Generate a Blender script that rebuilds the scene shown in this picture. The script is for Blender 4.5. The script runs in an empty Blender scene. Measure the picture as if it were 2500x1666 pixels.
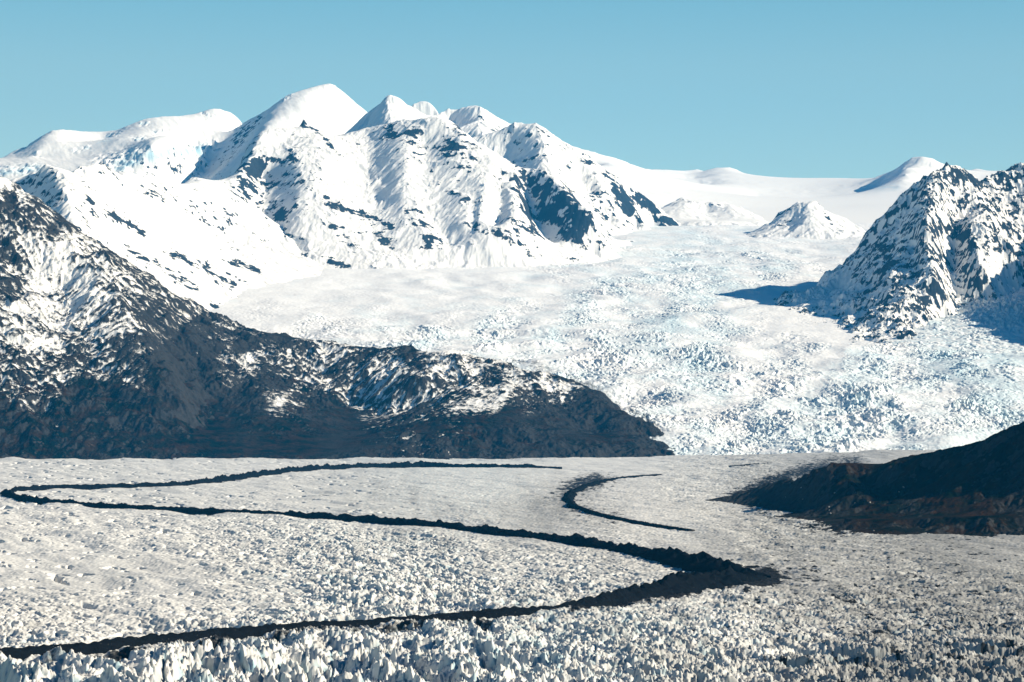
import bpy, math, time
import numpy as np
T0 = time.time()
f4 = np.float32
Q = 1.0                      # tessellation quality (1 = final)

# ------------------------------------------------------------------ camera model (photo 2500 x 1666, 100 mm lens)
F, HOR, CZ = 6944.0, 960.0, 0.300     # focal length in photo pixels, horizon row, eye height (km) over the glacier
PITCH = math.atan((HOR - 833.0) / F)
CP, SP = math.cos(PITCH), math.sin(PITCH)

def unproj(px, py, D):
    u = (px - 1250.0) / F; v = (833.0 - py) / F
    t = D / (CP - v * SP)
    return u * t, D, CZ + (SP + v * CP) * t

def proj(X, Y, Z):
    z = Z - CZ
    dep = Y * CP + z * SP
    up = z * CP - Y * SP
    return 1250.0 + F * X / dep, 833.0 - F * up / dep

# ------------------------------------------------------------------ noise
_r = np.random.RandomState(11)
NT = 4096
PT = _r.permutation(NT).astype(np.int32)
_a = _r.rand(NT) * 2 * np.pi
GX, GY = np.cos(_a).astype(f4), np.sin(_a).astype(f4)
R1, R2, R3 = [_r.rand(NT).astype(f4) for _ in range(3)]

def _h(ix, iy, s):
    return PT[(ix + PT[(iy + s * 131) & (NT - 1)]) & (NT - 1)]

def perlin(x, y, s=0):
    xf = np.floor(x); yf = np.floor(y)
    xi = xf.astype(np.int32); yi = yf.astype(np.int32)
    fx = (x - xf).astype(f4); fy = (y - yf).astype(f4)
    u = fx * fx * fx * (fx * (fx * 6 - 15) + 10); v = fy * fy * fy * (fy * (fy * 6 - 15) + 10)
    def g(i, j):
        h = _h(xi + i, yi + j, s)
        return GX[h] * (fx - i) + GY[h] * (fy - j)
    a = g(0, 0); a += u * (g(1, 0) - a)
    b = g(0, 1); b += u * (g(1, 1) - b)
    return (a + v * (b - a)) * 1.5

def fbm(x, y, o=4, s=0, gain=0.5):
    r = 0; a = 1.0
    for k in range(o):
        r = r + a * perlin(x, y, s + k); x = x * 2.03 + 7.3; y = y * 2.03 - 3.1; a *= gain
    return r

def ridged(x, y, o=4, s=0, gain=0.5):
    r = 0; a = 1.0; w = 1.0
    for k in range(o):
        n = 1 - np.abs(perlin(x, y, s + k)); n = n * n * w
        r = r + a * n; w = np.clip(n * 1.6, 0, 1)
        x = x * 2.03 + 3.7; y = y * 2.03 + 9.2; a *= gain
    return r

def worley(x, y, s=0, jit=0.95):
    xf = np.floor(x); yf = np.floor(y)
    xi = xf.astype(np.int32); yi = yf.astype(np.int32)
    fx = (x - xf).astype(f4); fy = (y - yf).astype(f4)
    f1 = np.full(fx.shape, 9, f4); f2 = f1.copy(); idv = np.zeros(fx.shape, f4)
    for i in (-1, 0, 1):
        for j in (-1, 0, 1):
            h = _h(xi + i, yi + j, s)
            dx = i + 0.5 + jit * (R1[h] - 0.5) - fx; dy = j + 0.5 + jit * (R2[h] - 0.5) - fy
            d = dx * dx + dy * dy
            m = d < f1
            f2 = np.where(m, f1, np.minimum(f2, d)); idv = np.where(m, R3[h], idv); f1 = np.where(m, d, f1)
    return np.sqrt(f1), np.sqrt(f2), idv

def sst(a, b, x):
    t = np.clip((x - a) / (b - a), 0, 1)
    return t * t * (3 - 2 * t)

# ------------------------------------------------------------------ interpolation helpers
def densify(line, step=14.0):
    out = []
    for (a, b) in zip(line[:-1], line[1:]):
        n = max(1, int(math.hypot(b[0] - a[0], b[1] - a[1]) / step))
        for k in range(n):
            t = k / n
            out.append(tuple(a[i] + (b[i] - a[i]) * t for i in range(3)))
    out.append(tuple(line[-1]))
    return out

class RBF:
    def __init__(self, P, V, k=1.0, lam=0.0):
        self.P = np.asarray(P, float); self.k = k
        V = np.asarray(V, float); n = len(V)
        d = np.hypot(self.P[:, None, 0] - self.P[None, :, 0], self.P[:, None, 1] - self.P[None, :, 1])
        A = np.zeros((n + 3, n + 3)); A[:n, :n] = d ** k + (-1 if k < 2 else 1) * lam * np.eye(n)
        A[:n, n] = 1; A[:n, n + 1:] = self.P; A[n:, :n] = A[:n, n:].T
        self.w = np.linalg.lstsq(A, np.concatenate([V, np.zeros(3)]), rcond=None)[0]
    def __call__(self, X, Y):
        sh = X.shape; x = X.ravel().astype(f4); y = Y.ravel().astype(f4); out = np.empty(x.size, f4)
        P = self.P.astype(f4); n = len(P); w = self.w.astype(f4)
        for s in range(0, x.size, 20000):
            xs = x[s:s + 20000]; ys = y[s:s + 20000]
            d2 = (xs[:, None] - P[None, :, 0]) ** 2 + (ys[:, None] - P[None, :, 1]) ** 2
            d = np.sqrt(d2) if self.k == 1 else (d2 * np.sqrt(d2) if self.k == 3 else d2 ** f4(self.k / 2))
            out[s:s + 20000] = d @ w[:n] + w[n] + w[n + 1] * xs + w[n + 2] * ys
        return out.reshape(sh)

def idw(px, py, pts, ys=1.0, p=3.0, eps=8.0):
    n = 0; d = 0
    for (x, y, v) in pts:
        r2 = ((px - x) ** 2 + ((py - y) * ys) ** 2 + eps * eps).astype(f4)
        w = r2 ** (-p / 2)
        n = n + w * f4(v); d = d + w
    return n / d

def seg_dist(px, py, line):
    best = None
    for (a, b) in zip(line[:-1], line[1:]):
        vx, vy = b[0] - a[0], b[1] - a[1]; L = vx * vx + vy * vy + 1e-9
        t = np.clip(((px - a[0]) * vx + (py - a[1]) * vy) / L, 0, 1)
        d = (px - a[0] - t * vx) ** 2 + (py - a[1] - t * vy) ** 2
        best = d if best is None else np.minimum(best, d)
    return best

def strokes(px, py, L):
    r = np.zeros(px.shape, f4)
    for (line, rad, s) in L:
        x0 = min(p[0] for p in line) - 3 * rad; x1 = max(p[0] for p in line) + 3 * rad
        y0 = min(p[1] for p in line) - 3 * rad; y1 = max(p[1] for p in line) + 3 * rad
        m = (px > x0) & (px < x1) & (py > y0) & (py < y1)
        if m.any():
            r[m] += s * np.exp(-seg_dist(px[m], py[m], line) / (rad * rad))
    return r

# ------------------------------------------------------------------ gully erosion: stripes run along the fall line of the terrain so far
def erode(X, Y, Z, dx, dy, wl, amp, octs=4, gain=0.5, k=1.0, slope0=0.08, slope1=0.45, seed=0, ridge=0.8):
    gy, gx = np.gradient(Z, dy, dx)
    gx = gx.astype(f4); gy = gy.astype(f4); Z = Z.copy()
    s0 = np.hypot(gx, gy); fade = sst(slope0, slope1, s0)
    for o in range(octs):
        x = X / wl; y = Y / wl
        n = np.hypot(gx, gy) + 1e-4; px = -gy / n; py = gx / n
        xf = np.floor(x); yf = np.floor(y); xi = xf.astype(np.int32); yi = yf.astype(np.int32)
        fx = (x - xf).astype(f4); fy = (y - yf).astype(f4)
        C = np.zeros(Z.shape, f4); S = C.copy(); Wt = C.copy() + 1e-4
        for i in (-1, 0, 1):
            for j in (-1, 0, 1):
                h = _h(xi + i, yi + j, seed + o * 7)
                vx = fx - i - 0.5 + 0.8 * (R1[h] - 0.5); vy = fy - j - 0.5 + 0.8 * (R2[h] - 0.5)
                w = np.exp(-2.2 * (vx * vx + vy * vy))
                ph = (2 * np.pi * k) * (vx * px + vy * py) + 6.28 * R3[h] * 0.25
                C += w * np.cos(ph); S += w * np.sin(ph); Wt += w
        C /= Wt; S /= Wt
        m = np.sqrt(C * C + S * S) + 0.25
        C /= m; S /= m
        a = amp * fade
        Z += a * ((1 - 2 * np.sqrt(np.clip((1 - C) / 2, 0, 1))) * ridge + (1 - ridge) * C)
        q = -(2 * np.pi * k / wl) * a * S
        gx += q * px * 0.7; gy += q * py * 0.7
        wl *= 0.5; amp *= gain
    return Z

# ------------------------------------------------------------------ meshes (scene unit: 1 m)
COL = bpy.context.scene.collection

def make_mesh(name, X, Y, Z, attrs, mat, keep=None, smooth=True):
    """X, Y, Z: 2-D arrays in km; attrs: name -> 2-D array; keep: vertex mask"""
    ny, nx = Z.shape
    idx = np.arange(nx * ny, dtype=np.int32).reshape(ny, nx)
    q = np.stack([idx[:-1, :-1], idx[:-1, 1:], idx[1:, 1:], idx[1:, :-1]], -1).reshape(-1, 4)
    co = np.stack([X, Y, Z], -1).reshape(-1, 3).astype(f4) * 1000.0
    sel = None
    if keep is not None:
        kf = keep.ravel(); q = q[kf[q].any(1)]
        used = np.zeros(nx * ny, bool); used[q.ravel()] = True
        remap = np.cumsum(used).astype(np.int32) - 1
        q = remap[q]; co = co[used]; sel = used
    me = bpy.data.meshes.new(name)
    me.vertices.add(len(co)); me.vertices.foreach_set('co', co.ravel())
    me.loops.add(q.size); me.loops.foreach_set('vertex_index', q.ravel().astype(np.int32))
    me.polygons.add(len(q)); me.polygons.foreach_set('loop_start', np.arange(0, q.size, 4, dtype=np.int32))
    me.update(calc_edges=True)
    if smooth: me.polygons.foreach_set('use_smooth', np.ones(len(q), bool))
    for k, v in attrs.items():
        a = me.attributes.new(k, 'FLOAT', 'POINT')
        v = np.broadcast_to(v, Z.shape).astype(f4).ravel()
        a.data.foreach_set('value', v if sel is None else v[sel])
    me.materials.append(mat)
    ob = bpy.data.objects.new(name, me); COL.objects.link(ob)
    return ob

def struct(ob, label=None, cat=None, group=None, kind='structure'):
    ob['kind'] = kind
    if label: ob['label'] = label
    if cat: ob['category'] = cat
    if group: ob['group'] = group
    return ob

# ------------------------------------------------------------------ materials
def new_mat(name):
    m = bpy.data.materials.new(name); m.use_nodes = True
    nt = m.node_tree; b = nt.nodes['Principled BSDF']
    return m, nt, b

def N(nt, t, **kw):
    n = nt.nodes.new(t)
    for k, v in kw.items(): setattr(n, k, v)
    return n

def attr(nt, name):
    return N(nt, 'ShaderNodeAttribute', attribute_name=name).outputs['Fac']

def noise(nt, scale, detail=4, rough=0.6, stretch=None):
    tc = N(nt, 'ShaderNodeTexCoord')
    mp = N(nt, 'ShaderNodeMapping')
    mp.inputs['Scale'].default_value = stretch or (1, 1, 1)
    nt.links.new(tc.outputs['Object'], mp.inputs['Vector'])
    n = N(nt, 'ShaderNodeTexNoise'); n.inputs['Scale'].default_value = scale
    n.inputs['Detail'].default_value = detail; n.inputs['Roughness'].default_value = rough
    nt.links.new(mp.outputs[0], n.inputs['Vector'])
    return n.outputs['Fac']

def math_(nt, op, a, b=0.0, clamp=False):
    n = N(nt, 'ShaderNodeMath', operation=op, use_clamp=clamp)
    for i, v in enumerate((a, b)):
        if isinstance(v, (int, float)): n.inputs[i].default_value = v
        else: nt.links.new(v, n.inputs[i])
    return n.outputs[0]

def remap(nt, v, a, b):
    n = N(nt, 'ShaderNodeMapRange', interpolation_type='SMOOTHSTEP')
    n.inputs['From Min'].default_value = a; n.inputs['From Max'].default_value = b
    nt.links.new(v, n.inputs['Value'])
    return n.outputs[0]

def mix(nt, fac, a, b):
    n = N(nt, 'ShaderNodeMix', data_type='RGBA')
    for sock, v in ((n.inputs[0], fac), (n.inputs[6], a), (n.inputs[7], b)):
        if isinstance(v, tuple): sock.default_value = (*v, 1)
        elif isinstance(v, (int, float)): sock.default_value = v
        else: nt.links.new(v, sock)
    return n.outputs[2]

def finish(nt, b, col, rough=0.8, spec=0.0, bump=None):
    nt.links.new(col, b.inputs['Base Color'])
    b.inputs['Roughness'].default_value = rough
    b.inputs['Specular IOR Level'].default_value = spec
    if bump:
        bn = N(nt, 'ShaderNodeBump'); bn.inputs['Strength'].default_value = bump[1]; bn.inputs['Distance'].default_value = bump[2]
        nt.links.new(bump[0], bn.inputs['Height']); nt.links.new(bn.outputs[0], b.inputs['Normal'])

SNOW = (0.90, 0.885, 0.85)

def mat_snow_rock(name, rock_a=(0.010, 0.018, 0.030), rock_b=(0.048, 0.062, 0.076), nscale=0.02):
    m, nt, b = new_mat(name)
    r = math_(nt, 'ADD', attr(nt, 'rock'), math_(nt, 'MULTIPLY', math_(nt, 'SUBTRACT', noise(nt, nscale * 4, 3), 0.5), 0.5))
    rk = mix(nt, noise(nt, nscale, 5, 0.7, (1, 1, 2.5)), rock_a, rock_b)
    sn = mix(nt, attr(nt, 'ice'), SNOW, (0.42, 0.66, 0.76))
    c = mix(nt, remap(nt, r, 0.40, 0.60), sn, rk)
    finish(nt, b, c, 0.85, 0.0)
    return m

def mat_ice(name, lo=(0.86, 0.86, 0.85), hi=(0.93, 0.92, 0.895), ice_shade_c=(0.46, 0.69, 0.77)):  # last tone: blue ice, also the shade painted into the cracks
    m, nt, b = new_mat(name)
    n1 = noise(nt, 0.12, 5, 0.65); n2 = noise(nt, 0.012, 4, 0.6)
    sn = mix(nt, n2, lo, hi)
    ice = mix(nt, attr(nt, 'ice'), sn, ice_shade_c)
    d = math_(nt, 'ADD', attr(nt, 'dirt_shade'), math_(nt, 'MULTIPLY', math_(nt, 'SUBTRACT', n1, 0.5), 0.55))
    grit = mix(nt, n1, (0.10, 0.11, 0.118), (0.32, 0.318, 0.305))
    c = mix(nt, math_(nt, 'MULTIPLY', remap(nt, d, 0.05, 0.75), 0.9), ice, grit)
    deb = mix(nt, n1, (0.006, 0.008, 0.011), (0.035, 0.036, 0.037))
    k = math_(nt, 'ADD', attr(nt, 'debris'), math_(nt, 'MULTIPLY', math_(nt, 'SUBTRACT', n1, 0.5), 0.5))
    c = mix(nt, remap(nt, k, 0.35, 0.6), c, deb)
    finish(nt, b, c, 0.7, 0.04)
    return m

def mat_moraine(name):
    m, nt, b = new_mat(name)
    n1 = noise(nt, 0.15, 6, 0.7)
    c = mix(nt, n1, (0.003, 0.005, 0.008), (0.011, 0.013, 0.016))
    c = mix(nt, remap(nt, noise(nt, 0.35, 2), 0.70, 0.76), c, (0.12, 0.115, 0.11))
    finish(nt, b, c, 0.9, 0.0, (n1, 0.6, 3.0))
    return m

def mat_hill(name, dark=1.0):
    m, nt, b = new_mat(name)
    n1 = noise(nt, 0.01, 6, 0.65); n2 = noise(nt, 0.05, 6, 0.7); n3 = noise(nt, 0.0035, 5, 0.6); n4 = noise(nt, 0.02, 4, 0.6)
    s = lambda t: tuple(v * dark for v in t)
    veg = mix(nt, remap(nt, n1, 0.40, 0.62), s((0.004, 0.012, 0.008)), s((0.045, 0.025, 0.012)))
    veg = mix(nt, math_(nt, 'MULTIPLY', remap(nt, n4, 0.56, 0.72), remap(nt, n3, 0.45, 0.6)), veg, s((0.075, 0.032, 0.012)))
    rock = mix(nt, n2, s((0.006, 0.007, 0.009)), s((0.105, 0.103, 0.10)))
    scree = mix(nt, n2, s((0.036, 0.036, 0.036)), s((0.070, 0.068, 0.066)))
    g = math_(nt, 'ADD', attr(nt, 'rock'), math_(nt, 'MULTIPLY', math_(nt, 'SUBTRACT', n2, 0.5), 0.6))
    c = mix(nt, remap(nt, g, 0.4, 0.62), veg, rock)
    c = mix(nt, attr(nt, 'scree'), c, scree)
    sn = math_(nt, 'ADD', attr(nt, 'snow'), math_(nt, 'MULTIPLY', math_(nt, 'SUBTRACT', noise(nt, 0.11, 5, 0.75), 0.5), 0.7))
    c = mix(nt, remap(nt, sn, 0.30, 0.76), c, SNOW)
    finish(nt, b, c, 0.9, 0.0, (n2, 0.9, 6.0))
    return m

M_SR = mat_snow_rock('snow_and_rock')
M_ICE = mat_ice('glacier_ice')
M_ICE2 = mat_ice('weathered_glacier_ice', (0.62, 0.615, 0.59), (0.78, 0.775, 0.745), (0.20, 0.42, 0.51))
M_MOR = mat_moraine('moraine_rubble')
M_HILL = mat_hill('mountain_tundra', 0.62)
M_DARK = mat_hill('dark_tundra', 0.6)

# ------------------------------------------------------------------ base surface of the upper glacier (km)
UP = [(px, 1122, 13.0) for px in (400, 900, 1400, 1900, 2400, 2900)]
for (y, D) in ((1060, 13.75), (1000, 14.6), (900, 16.2), (830, 17.7), (760, 19.4), (700, 21.3), (650, 23.1), (605, 25.0), (572, 26.6), (545, 28.4)):
    for px in (1050, 1450, 1850, 2250):
        UP.append((px, y, D))
UP += [(2560, 850, 17.2), (2560, 760, 19.0), (2560, 940, 15.4), (500, 752, 19.6), (640, 705, 21.0), (800, 662, 22.6), (620, 600, 24.2),
       (574, 528, 25.6), (760, 780, 18.9), (500, 800, 18.4), (2900, 800, 18.2)]
UPW = [unproj(*p) for p in UP]
UPW += [(x, d, 0.0) for x in (-2, -1, 0, 1, 2, 3) for d in (9.5, 11.0, 12.0, 12.6)]
GLAC = RBF([(p[0], p[1]) for p in UPW], [p[2] for p in UPW], 3, 0.002)

def gz(X, Y):
    z = GLAC(X, Y)
    return np.where(Y < 12.7, 0.0, z)

def hit(px, py, fn, d0, d1, n=2500):
    """first point of the ray through a photo pixel that meets z = fn(X, Y)"""
    D = np.linspace(d0, d1, n); x, y, z = unproj(px, py, D)
    g = fn(x, y); k = np.nonzero(z < g)[0]
    k = k[0] if len(k) else n - 1
    return float(x[k]), float(y[k]), float(g[k])

def seracs(X, Y, sc, seed, dirx, diry, aniso, fine=1.0):
    """sharp-crested broken ice: 0..1, roughly zero mean is taken off by the caller; sc: km between crests"""
    n = np.hypot(dirx, diry); dx, dy = dirx / n, diry / n
    wx = X + sc * 0.55 * fbm(X / (sc * 2.2), Y / (sc * 2.2), 2, seed); wy = Y + sc * 0.55 * fbm(X / (sc * 2.2) + 31, Y / (sc * 2.2), 2, seed + 2)
    u = (wx * dy - wy * dx) / sc; v = (wx * dx + wy * dy) / (sc * aniso)
    r = np.clip(ridged(u, v, 4, seed + 5, 0.55) / 1.75, 0, 2) ** 1.25
    f1, f2, ci = worley(u * 0.8 + 3.3, v * 0.8, seed + 11)
    crack = sst(0.0, 0.22, f2 - f1)
    g1, g2, cj = worley(u * 2.1, v * 2.1 * (0.5 + 0.5 * aniso), seed + 13)
    chip = sst(0.0, 0.35, g2 - g1) * (0.3 + 0.7 * cj)
    z = (0.75 * r + 0.30 * ci * crack) * (0.25 + 0.75 * crack) + 0.22 * fine * chip * r
    return z, crack, chip, r

# ------------------------------------------------------------------ lower glacier: one angular sheet from 2.75 to 13.3 km
def loglines(line, ty=960.0):
    return line

MAIN = [(1375, 1143, 4), (1250, 1143, 9), (1100, 1141, 11), (1040, 1140, 13), (900, 1141, 12), (760, 1148, 14), (640, 1161, 13), (500, 1180, 12), (400, 1188, 9),
        (250, 1190, 8), (130, 1192, 9), (60, 1197, 10), (12, 1207, 12), (40, 1218, 12), (120, 1228, 11), (200, 1235, 11), (320, 1243, 11), (460, 1249, 11), (640, 1257, 11),
        (760, 1264, 12), (900, 1272, 13), (1000, 1282, 16), (1120, 1293, 18), (1250, 1308, 18), (1400, 1326, 20), (1520, 1347, 22), (1620, 1366, 30), (1700, 1384, 38),
        (1770, 1398, 40), (1815, 1405, 32), (1875, 1411, 10)]
BACK = [(1860, 1411, 14), (1790, 1420, 44), (1700, 1436, 62), (1620, 1450, 54), (1500, 1472, 38), (1400, 1487, 22), (1300, 1500, 19), (1150, 1508, 15), (1000, 1519, 14), (880, 1525, 14), (780, 1532, 17),
        (700, 1540, 18), (600, 1548, 18), (500, 1556, 19), (420, 1564, 20), (330, 1574, 22), (240, 1585, 22), (150, 1592, 22), (60, 1601, 22), (-60, 1612, 22), (-200, 1625, 22)]
SMALL = [(1690, 1298, 4), (1600, 1286, 7), (1500, 1267, 8), (1440, 1252, 9), (1400, 1238, 12), (1385, 1222, 15), (1395, 1205, 13), (1430, 1188, 10), (1480, 1174, 8), (1540, 1166, 6), (1620, 1160, 3)]
TINY = [(1780, 1140, 3), (1850, 1137, 4), (1930, 1131, 4), (1990, 1125, 4), (2025, 1122, 2)]

def glacier_z(px, py):          # stretched rows: 1/distance
    return py

def build_glacier():
    rs = 0.00078 / Q; ny = int(math.log(13.35 / 2.72) / rs); nx = int(1250 * Q)
    D = (2.72 * np.exp(np.arange(ny) * rs)).astype(f4)
    P = np.linspace(-70, 2570, nx).astype(f4)
    X = ((P - 1250) / F)[None, :] * D[:, None] * CP; Y = np.broadcast_to(D[:, None], X.shape).astype(f4)
    X = X.astype(f4)
    px, py = proj(X, Y, np.zeros_like(X)); px = px.astype(f4); py = py.astype(f4)
    # roughness (m) over the picture
    A = idw(px, py, [(100, 1645, 15), (500, 1645, 17), (900, 1645, 18), (1250, 1640, 17), (1700, 1640, 15), (2100, 1645, 15), (2450, 1640, 15),
                     (60, 1585, 9), (350, 1540, 7), (200, 1530, 5), (700, 1575, 14), (1100, 1560, 13), (1500, 1560, 11), (1800, 1550, 10), (2400, 1560, 11), (2100, 1500, 7.5), (2400, 1460, 5.5),
                     (2000, 1400, 3.2), (2400, 1340, 1.8), (1700, 1330, 2.0), (1300, 1290, 1.3), (800, 1225, 0.8), (400, 1215, 0.6), (1000, 1250, 1.0), (1200, 1180, 2.2), (1050, 1175, 2.0), (1400, 1160, 1.6),
                     (1500, 1220, 2.8), (1700, 1190, 5.0), (1850, 1165, 5.5), (1750, 1240, 3.8), (1900, 1290, 6), (1650, 1275, 2.2), (1050, 1440, 10), (900, 1480, 10), (600, 1460, 4.0), (400, 1440, 1.9), (150, 1400, 1.0), (300, 1400, 1.2), (50, 1350, 1.6),
                     (100, 1290, 4.5), (350, 1300, 5.0), (550, 1310, 5.5), (800, 1320, 8), (1000, 1340, 7), (1300, 1370, 4.5), (1500, 1390, 4), (1400, 1440, 7), (300, 1490, 3.5), (500, 1150, 1.4), (100, 1150, 2.0), (1500, 1128, 0.8), (2000, 1120, 0.8)],
            ys=2.2, p=3.2, eps=30) / 1000 * 1.12
    lines = [[(p[0], p[1]) for p in L] for L in (MAIN, BACK)]
    md = np.minimum(seg_dist(px, py * 1.6, [(x, y * 1.6) for x, y in lines[0]]), seg_dist(px, py * 1.6, [(x, y * 1.6) for x, y in lines[1]]))
    A = A * (1 - 0.45 * np.exp(-md / 14.0 ** 2))
    left = idw(px, py, [(0, 1640, 1), (600, 1640, 1), (1100, 1640, .8), (1500, 1640, .45), (2000, 1640, .1), (2500, 1640, 0), (300, 1450, .8), (900, 1450, .9), (1400, 1430, 1), (2000, 1450, .2), (2400, 1400, .0), (700, 1310, .7), (1200, 1200, .4), (1700, 1200, .2)], ys=2, p=3)
    near = sst(1505, 1600, py + 0.06 * (px - 1250) * 0.5)
    z1, c1, h1, r1 = seracs(X, Y, 0.022, 1, 0.30, -1.0, 2.0, 0.7)
    z2, c2, h2, r2 = seracs(X, Y, 0.064, 31, 1.0, -0.35, 1.8, 0.6)
    zm, cm, hm, rm = seracs(X, Y, 0.021, 45, 0.42, -1.0, 2.6, 0.8)
    zr, cr_, hr, rr = seracs(X, Y, 0.024, 51, 1.0, -0.12, 3.2, 0.8)
    lm = idw(px, py, [(1000, 1450, 1), (600, 1350, 1), (1400, 1400, .8), (1500, 1550, .4), (1900, 1420, 0), (2400, 1400, 0), (1700, 1250, .3), (1300, 1200, .6), (800, 1200, .7), (2000, 1560, 0)], ys=2)
    zm = lm * zm + (1 - lm) * zr; cm = lm * cm + (1 - lm) * cr_
    zn = left * z1 + (1 - left) * z2
    zn = 0.80 * np.tanh(zn / 0.72); zm = 0.85 * np.tanh(zm / 0.8)
    z = near * zn + (1 - near) * zm; crack = near * (left * c1 + (1 - left) * c2) + (1 - near) * cm
    z3, c3, h3, r3 = seracs(X, Y, 0.0095, 61, 0.3, -1.0, 2.0)
    Z = A * ((1.7 + 0.5 * near * (1 - left) - 0.55 * near * left) * (z - 0.40) + (0.36 + 0.08 * near) * (z3 - 0.42))
    smooth = idw(px, py, [(200, 1400, 1), (400, 1400, 1), (100, 1290, .9), (400, 1300, .8), (600, 1330, .4), (650, 1450, .6), (300, 1480, .7), (100, 1520, .5), (900, 1350, .1), (1000, 1450, 0), (500, 1600, 0), (1500, 1400, 0), (800, 1230, .4), (500, 1150, .3), (2000, 1400, 0), (100, 1350, 1), (1200, 1200, .1), (1300, 1600, 0)], ys=2, p=3.5)
    hole = sst(0.30, 0.62, fbm((X + 0.25 * Y) / 0.040, (Y - 0.2 * X) / 0.12, 3, 171) - 0.16 + 0.3 * fbm(X / 0.25, Y / 0.7, 2, 175))
    Z = Z * (1 - 0.55 * smooth) - smooth * 0.013 * hole
    big = ridged(X / 0.10 + Y / 0.36, Y / 0.30 - X / 0.8, 3, 20)
    Z = Z + A * (0.3 + 1.5 * near * left) * (big - 1.0) * (0.5 + 0.5 * left) + (0.003 + 0.35 * A + 0.004 * smooth) * fbm((X + 0.3 * Y) / 0.13, (Y - 0.2 * X) / 0.5, 3, 47) * (1 - near)
    sw = fbm(X / 0.5, Y / 0.9, 3, 40)
    Z = Z + A * 0.5 * sw
    Z = Z + (0.0005 + 0.03 * A) * fbm(X / 0.006, Y / 0.018, 3, 50)
    Z = Z + 0.030 * sst(1500, 2150, px) * sst(11.4, 13.0, Y) + 0.006 * fbm(X / 0.5, Y / 0.8, 3, 181) * sst(10.5, 12.5, Y)
    blk = crack
    dirt_shade = idw(px, py, [(1250, 1645, .06), (2100, 1640, .58), (2450, 1640, .64), (2250, 1560, .54), (1750, 1600, .36), (300, 1645, .12), (800, 1600, .10), (200, 1430, .20), (400, 1400, .15), (100, 1340, .10), (300, 1290, .04), (700, 1300, .08),
                        (1000, 1420, .10), (1300, 1400, .18), (1400, 1300, .34), (1350, 1250, .46), (900, 1230, .26), (400, 1215, .20), (1150, 1180, .05), (500, 1150, .05), (2300, 1340, .56), (1900, 1320, .50), (2100, 1440, .54), (2400, 1500, .58), (1950, 1500, .46),
                        (1700, 1200, .22), (1850, 1200, .45), (1900, 1290, .42), (1600, 1250, .16), (1500, 1125, .06), (1800, 1540, .12), (600, 1470, .12), (1050, 1250, .28)], ys=2.2, p=3.0, eps=40)  # dirt, raised on the right to paint in the shade of sun-grazed ice
    so = np.sqrt(seg_dist(px, py * 2.6, [(p[0], p[1] * 2.6) for p in SMALL]))
    og = perlin(so / 7 + 0.3 * perlin(px / 60, py / 20, 5), so * 0 + px / 400, 63) * idw(px, py, [(1000, 1250, 1), (800, 1240, .8), (1250, 1260, .7), (1400, 1300, .6), (600, 1230, .4), (300, 1220, .2), (1300, 1180, .3), (1600, 1330, .5), (700, 1400, 0), (2000, 1400, .0), (500, 1150, 0), (1700, 1200, 0)], ys=2.2)
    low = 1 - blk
    streak = fbm(X / 0.05 , Y / 0.9, 3, 61) * 0.10
    dirt_shade = dirt_shade + streak + 0.09 * og + 0.22 * fbm(X / 0.03, Y / 0.06, 3, 62) * sst(0, 0.008, A)
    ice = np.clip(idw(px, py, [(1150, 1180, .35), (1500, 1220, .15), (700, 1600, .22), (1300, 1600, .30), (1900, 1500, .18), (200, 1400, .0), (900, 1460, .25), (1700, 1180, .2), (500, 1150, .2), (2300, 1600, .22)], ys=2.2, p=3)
                  + 0.8 * low * sst(0.002, 0.012, A) - 0.15 - 0.35 * sst(-.3, .5, fbm(X / 0.012, Y / 0.03, 3, 66)), 0, 0.7)  # blue ice; the crack term also paints crevasse shade into the colour
    ml = seg_dist(px, py * 1.0, [(p[0], p[1]) for p in SMALL])
    deb = 0.34 * np.exp(-ml / (24.0 ** 2)) * sst(1620, 1480, px)
    dd = strokes(px, py, [([(1790, 1215), (1870, 1180), (1960, 1150), (2090, 1140)], 22, .55), ([(1810, 1222), (1860, 1252), (1960, 1290), (2060, 1303)], 7, .4), ([(1330, 1222), (1360, 1190), (1450, 1165)], 24, .32),
                          ([(1200, 1518), (780, 1545), (300, 1590), (0, 1620)], 9, .35), ([(1750, 1390), (1500, 1335), (1200, 1298)], 12, .22), ([(1700, 1460), (1300, 1515), (800, 1545), (200, 1605)], 16, .25), ([(1880, 1411), (1790, 1410), (1700, 1416), (1640, 1432)], 24, .95), ([(1990, 1404), (1880, 1411), (1800, 1425)], 20, .3), ([(1640, 1370), (1760, 1392)], 12, .5), ([(1400, 1490), (1560, 1462), (1680, 1446)], 12, .45)])
    rt = idw(px, py, [(2450, 1620, 1.0), (2000, 1640, .9), (2300, 1500, 1), (2300, 1350, .8), (1900, 1420, .8), (1300, 1640, .35), (1600, 1550, .5), (800, 1500, 0), (300, 1300, 0), (500, 1640, .3), (1300, 1400, .25), (1800, 1260, .5), (1500, 1200, .1), (900, 1200, .05)], ys=2, p=3)
    deb = deb + 0.3 * rt * np.clip(fbm(X / 0.10, Y / 0.13, 4, 77, 0.6) + 0.08, 0, 1) + 0.8 * rt * np.clip(fbm(X / 0.018, Y / 0.05, 3, 78, 0.6) - 0.1, 0, 1)
    sb = np.exp(-((so - 36) / 34.0) ** 2) * (px < 1640) * sst(1640, 1450, px)
    deb = deb + 0.34 * sb * np.clip(fbm(X / 0.03, Y / 0.12, 4, 79, 0.6) + 0.12, 0, 1)
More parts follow.
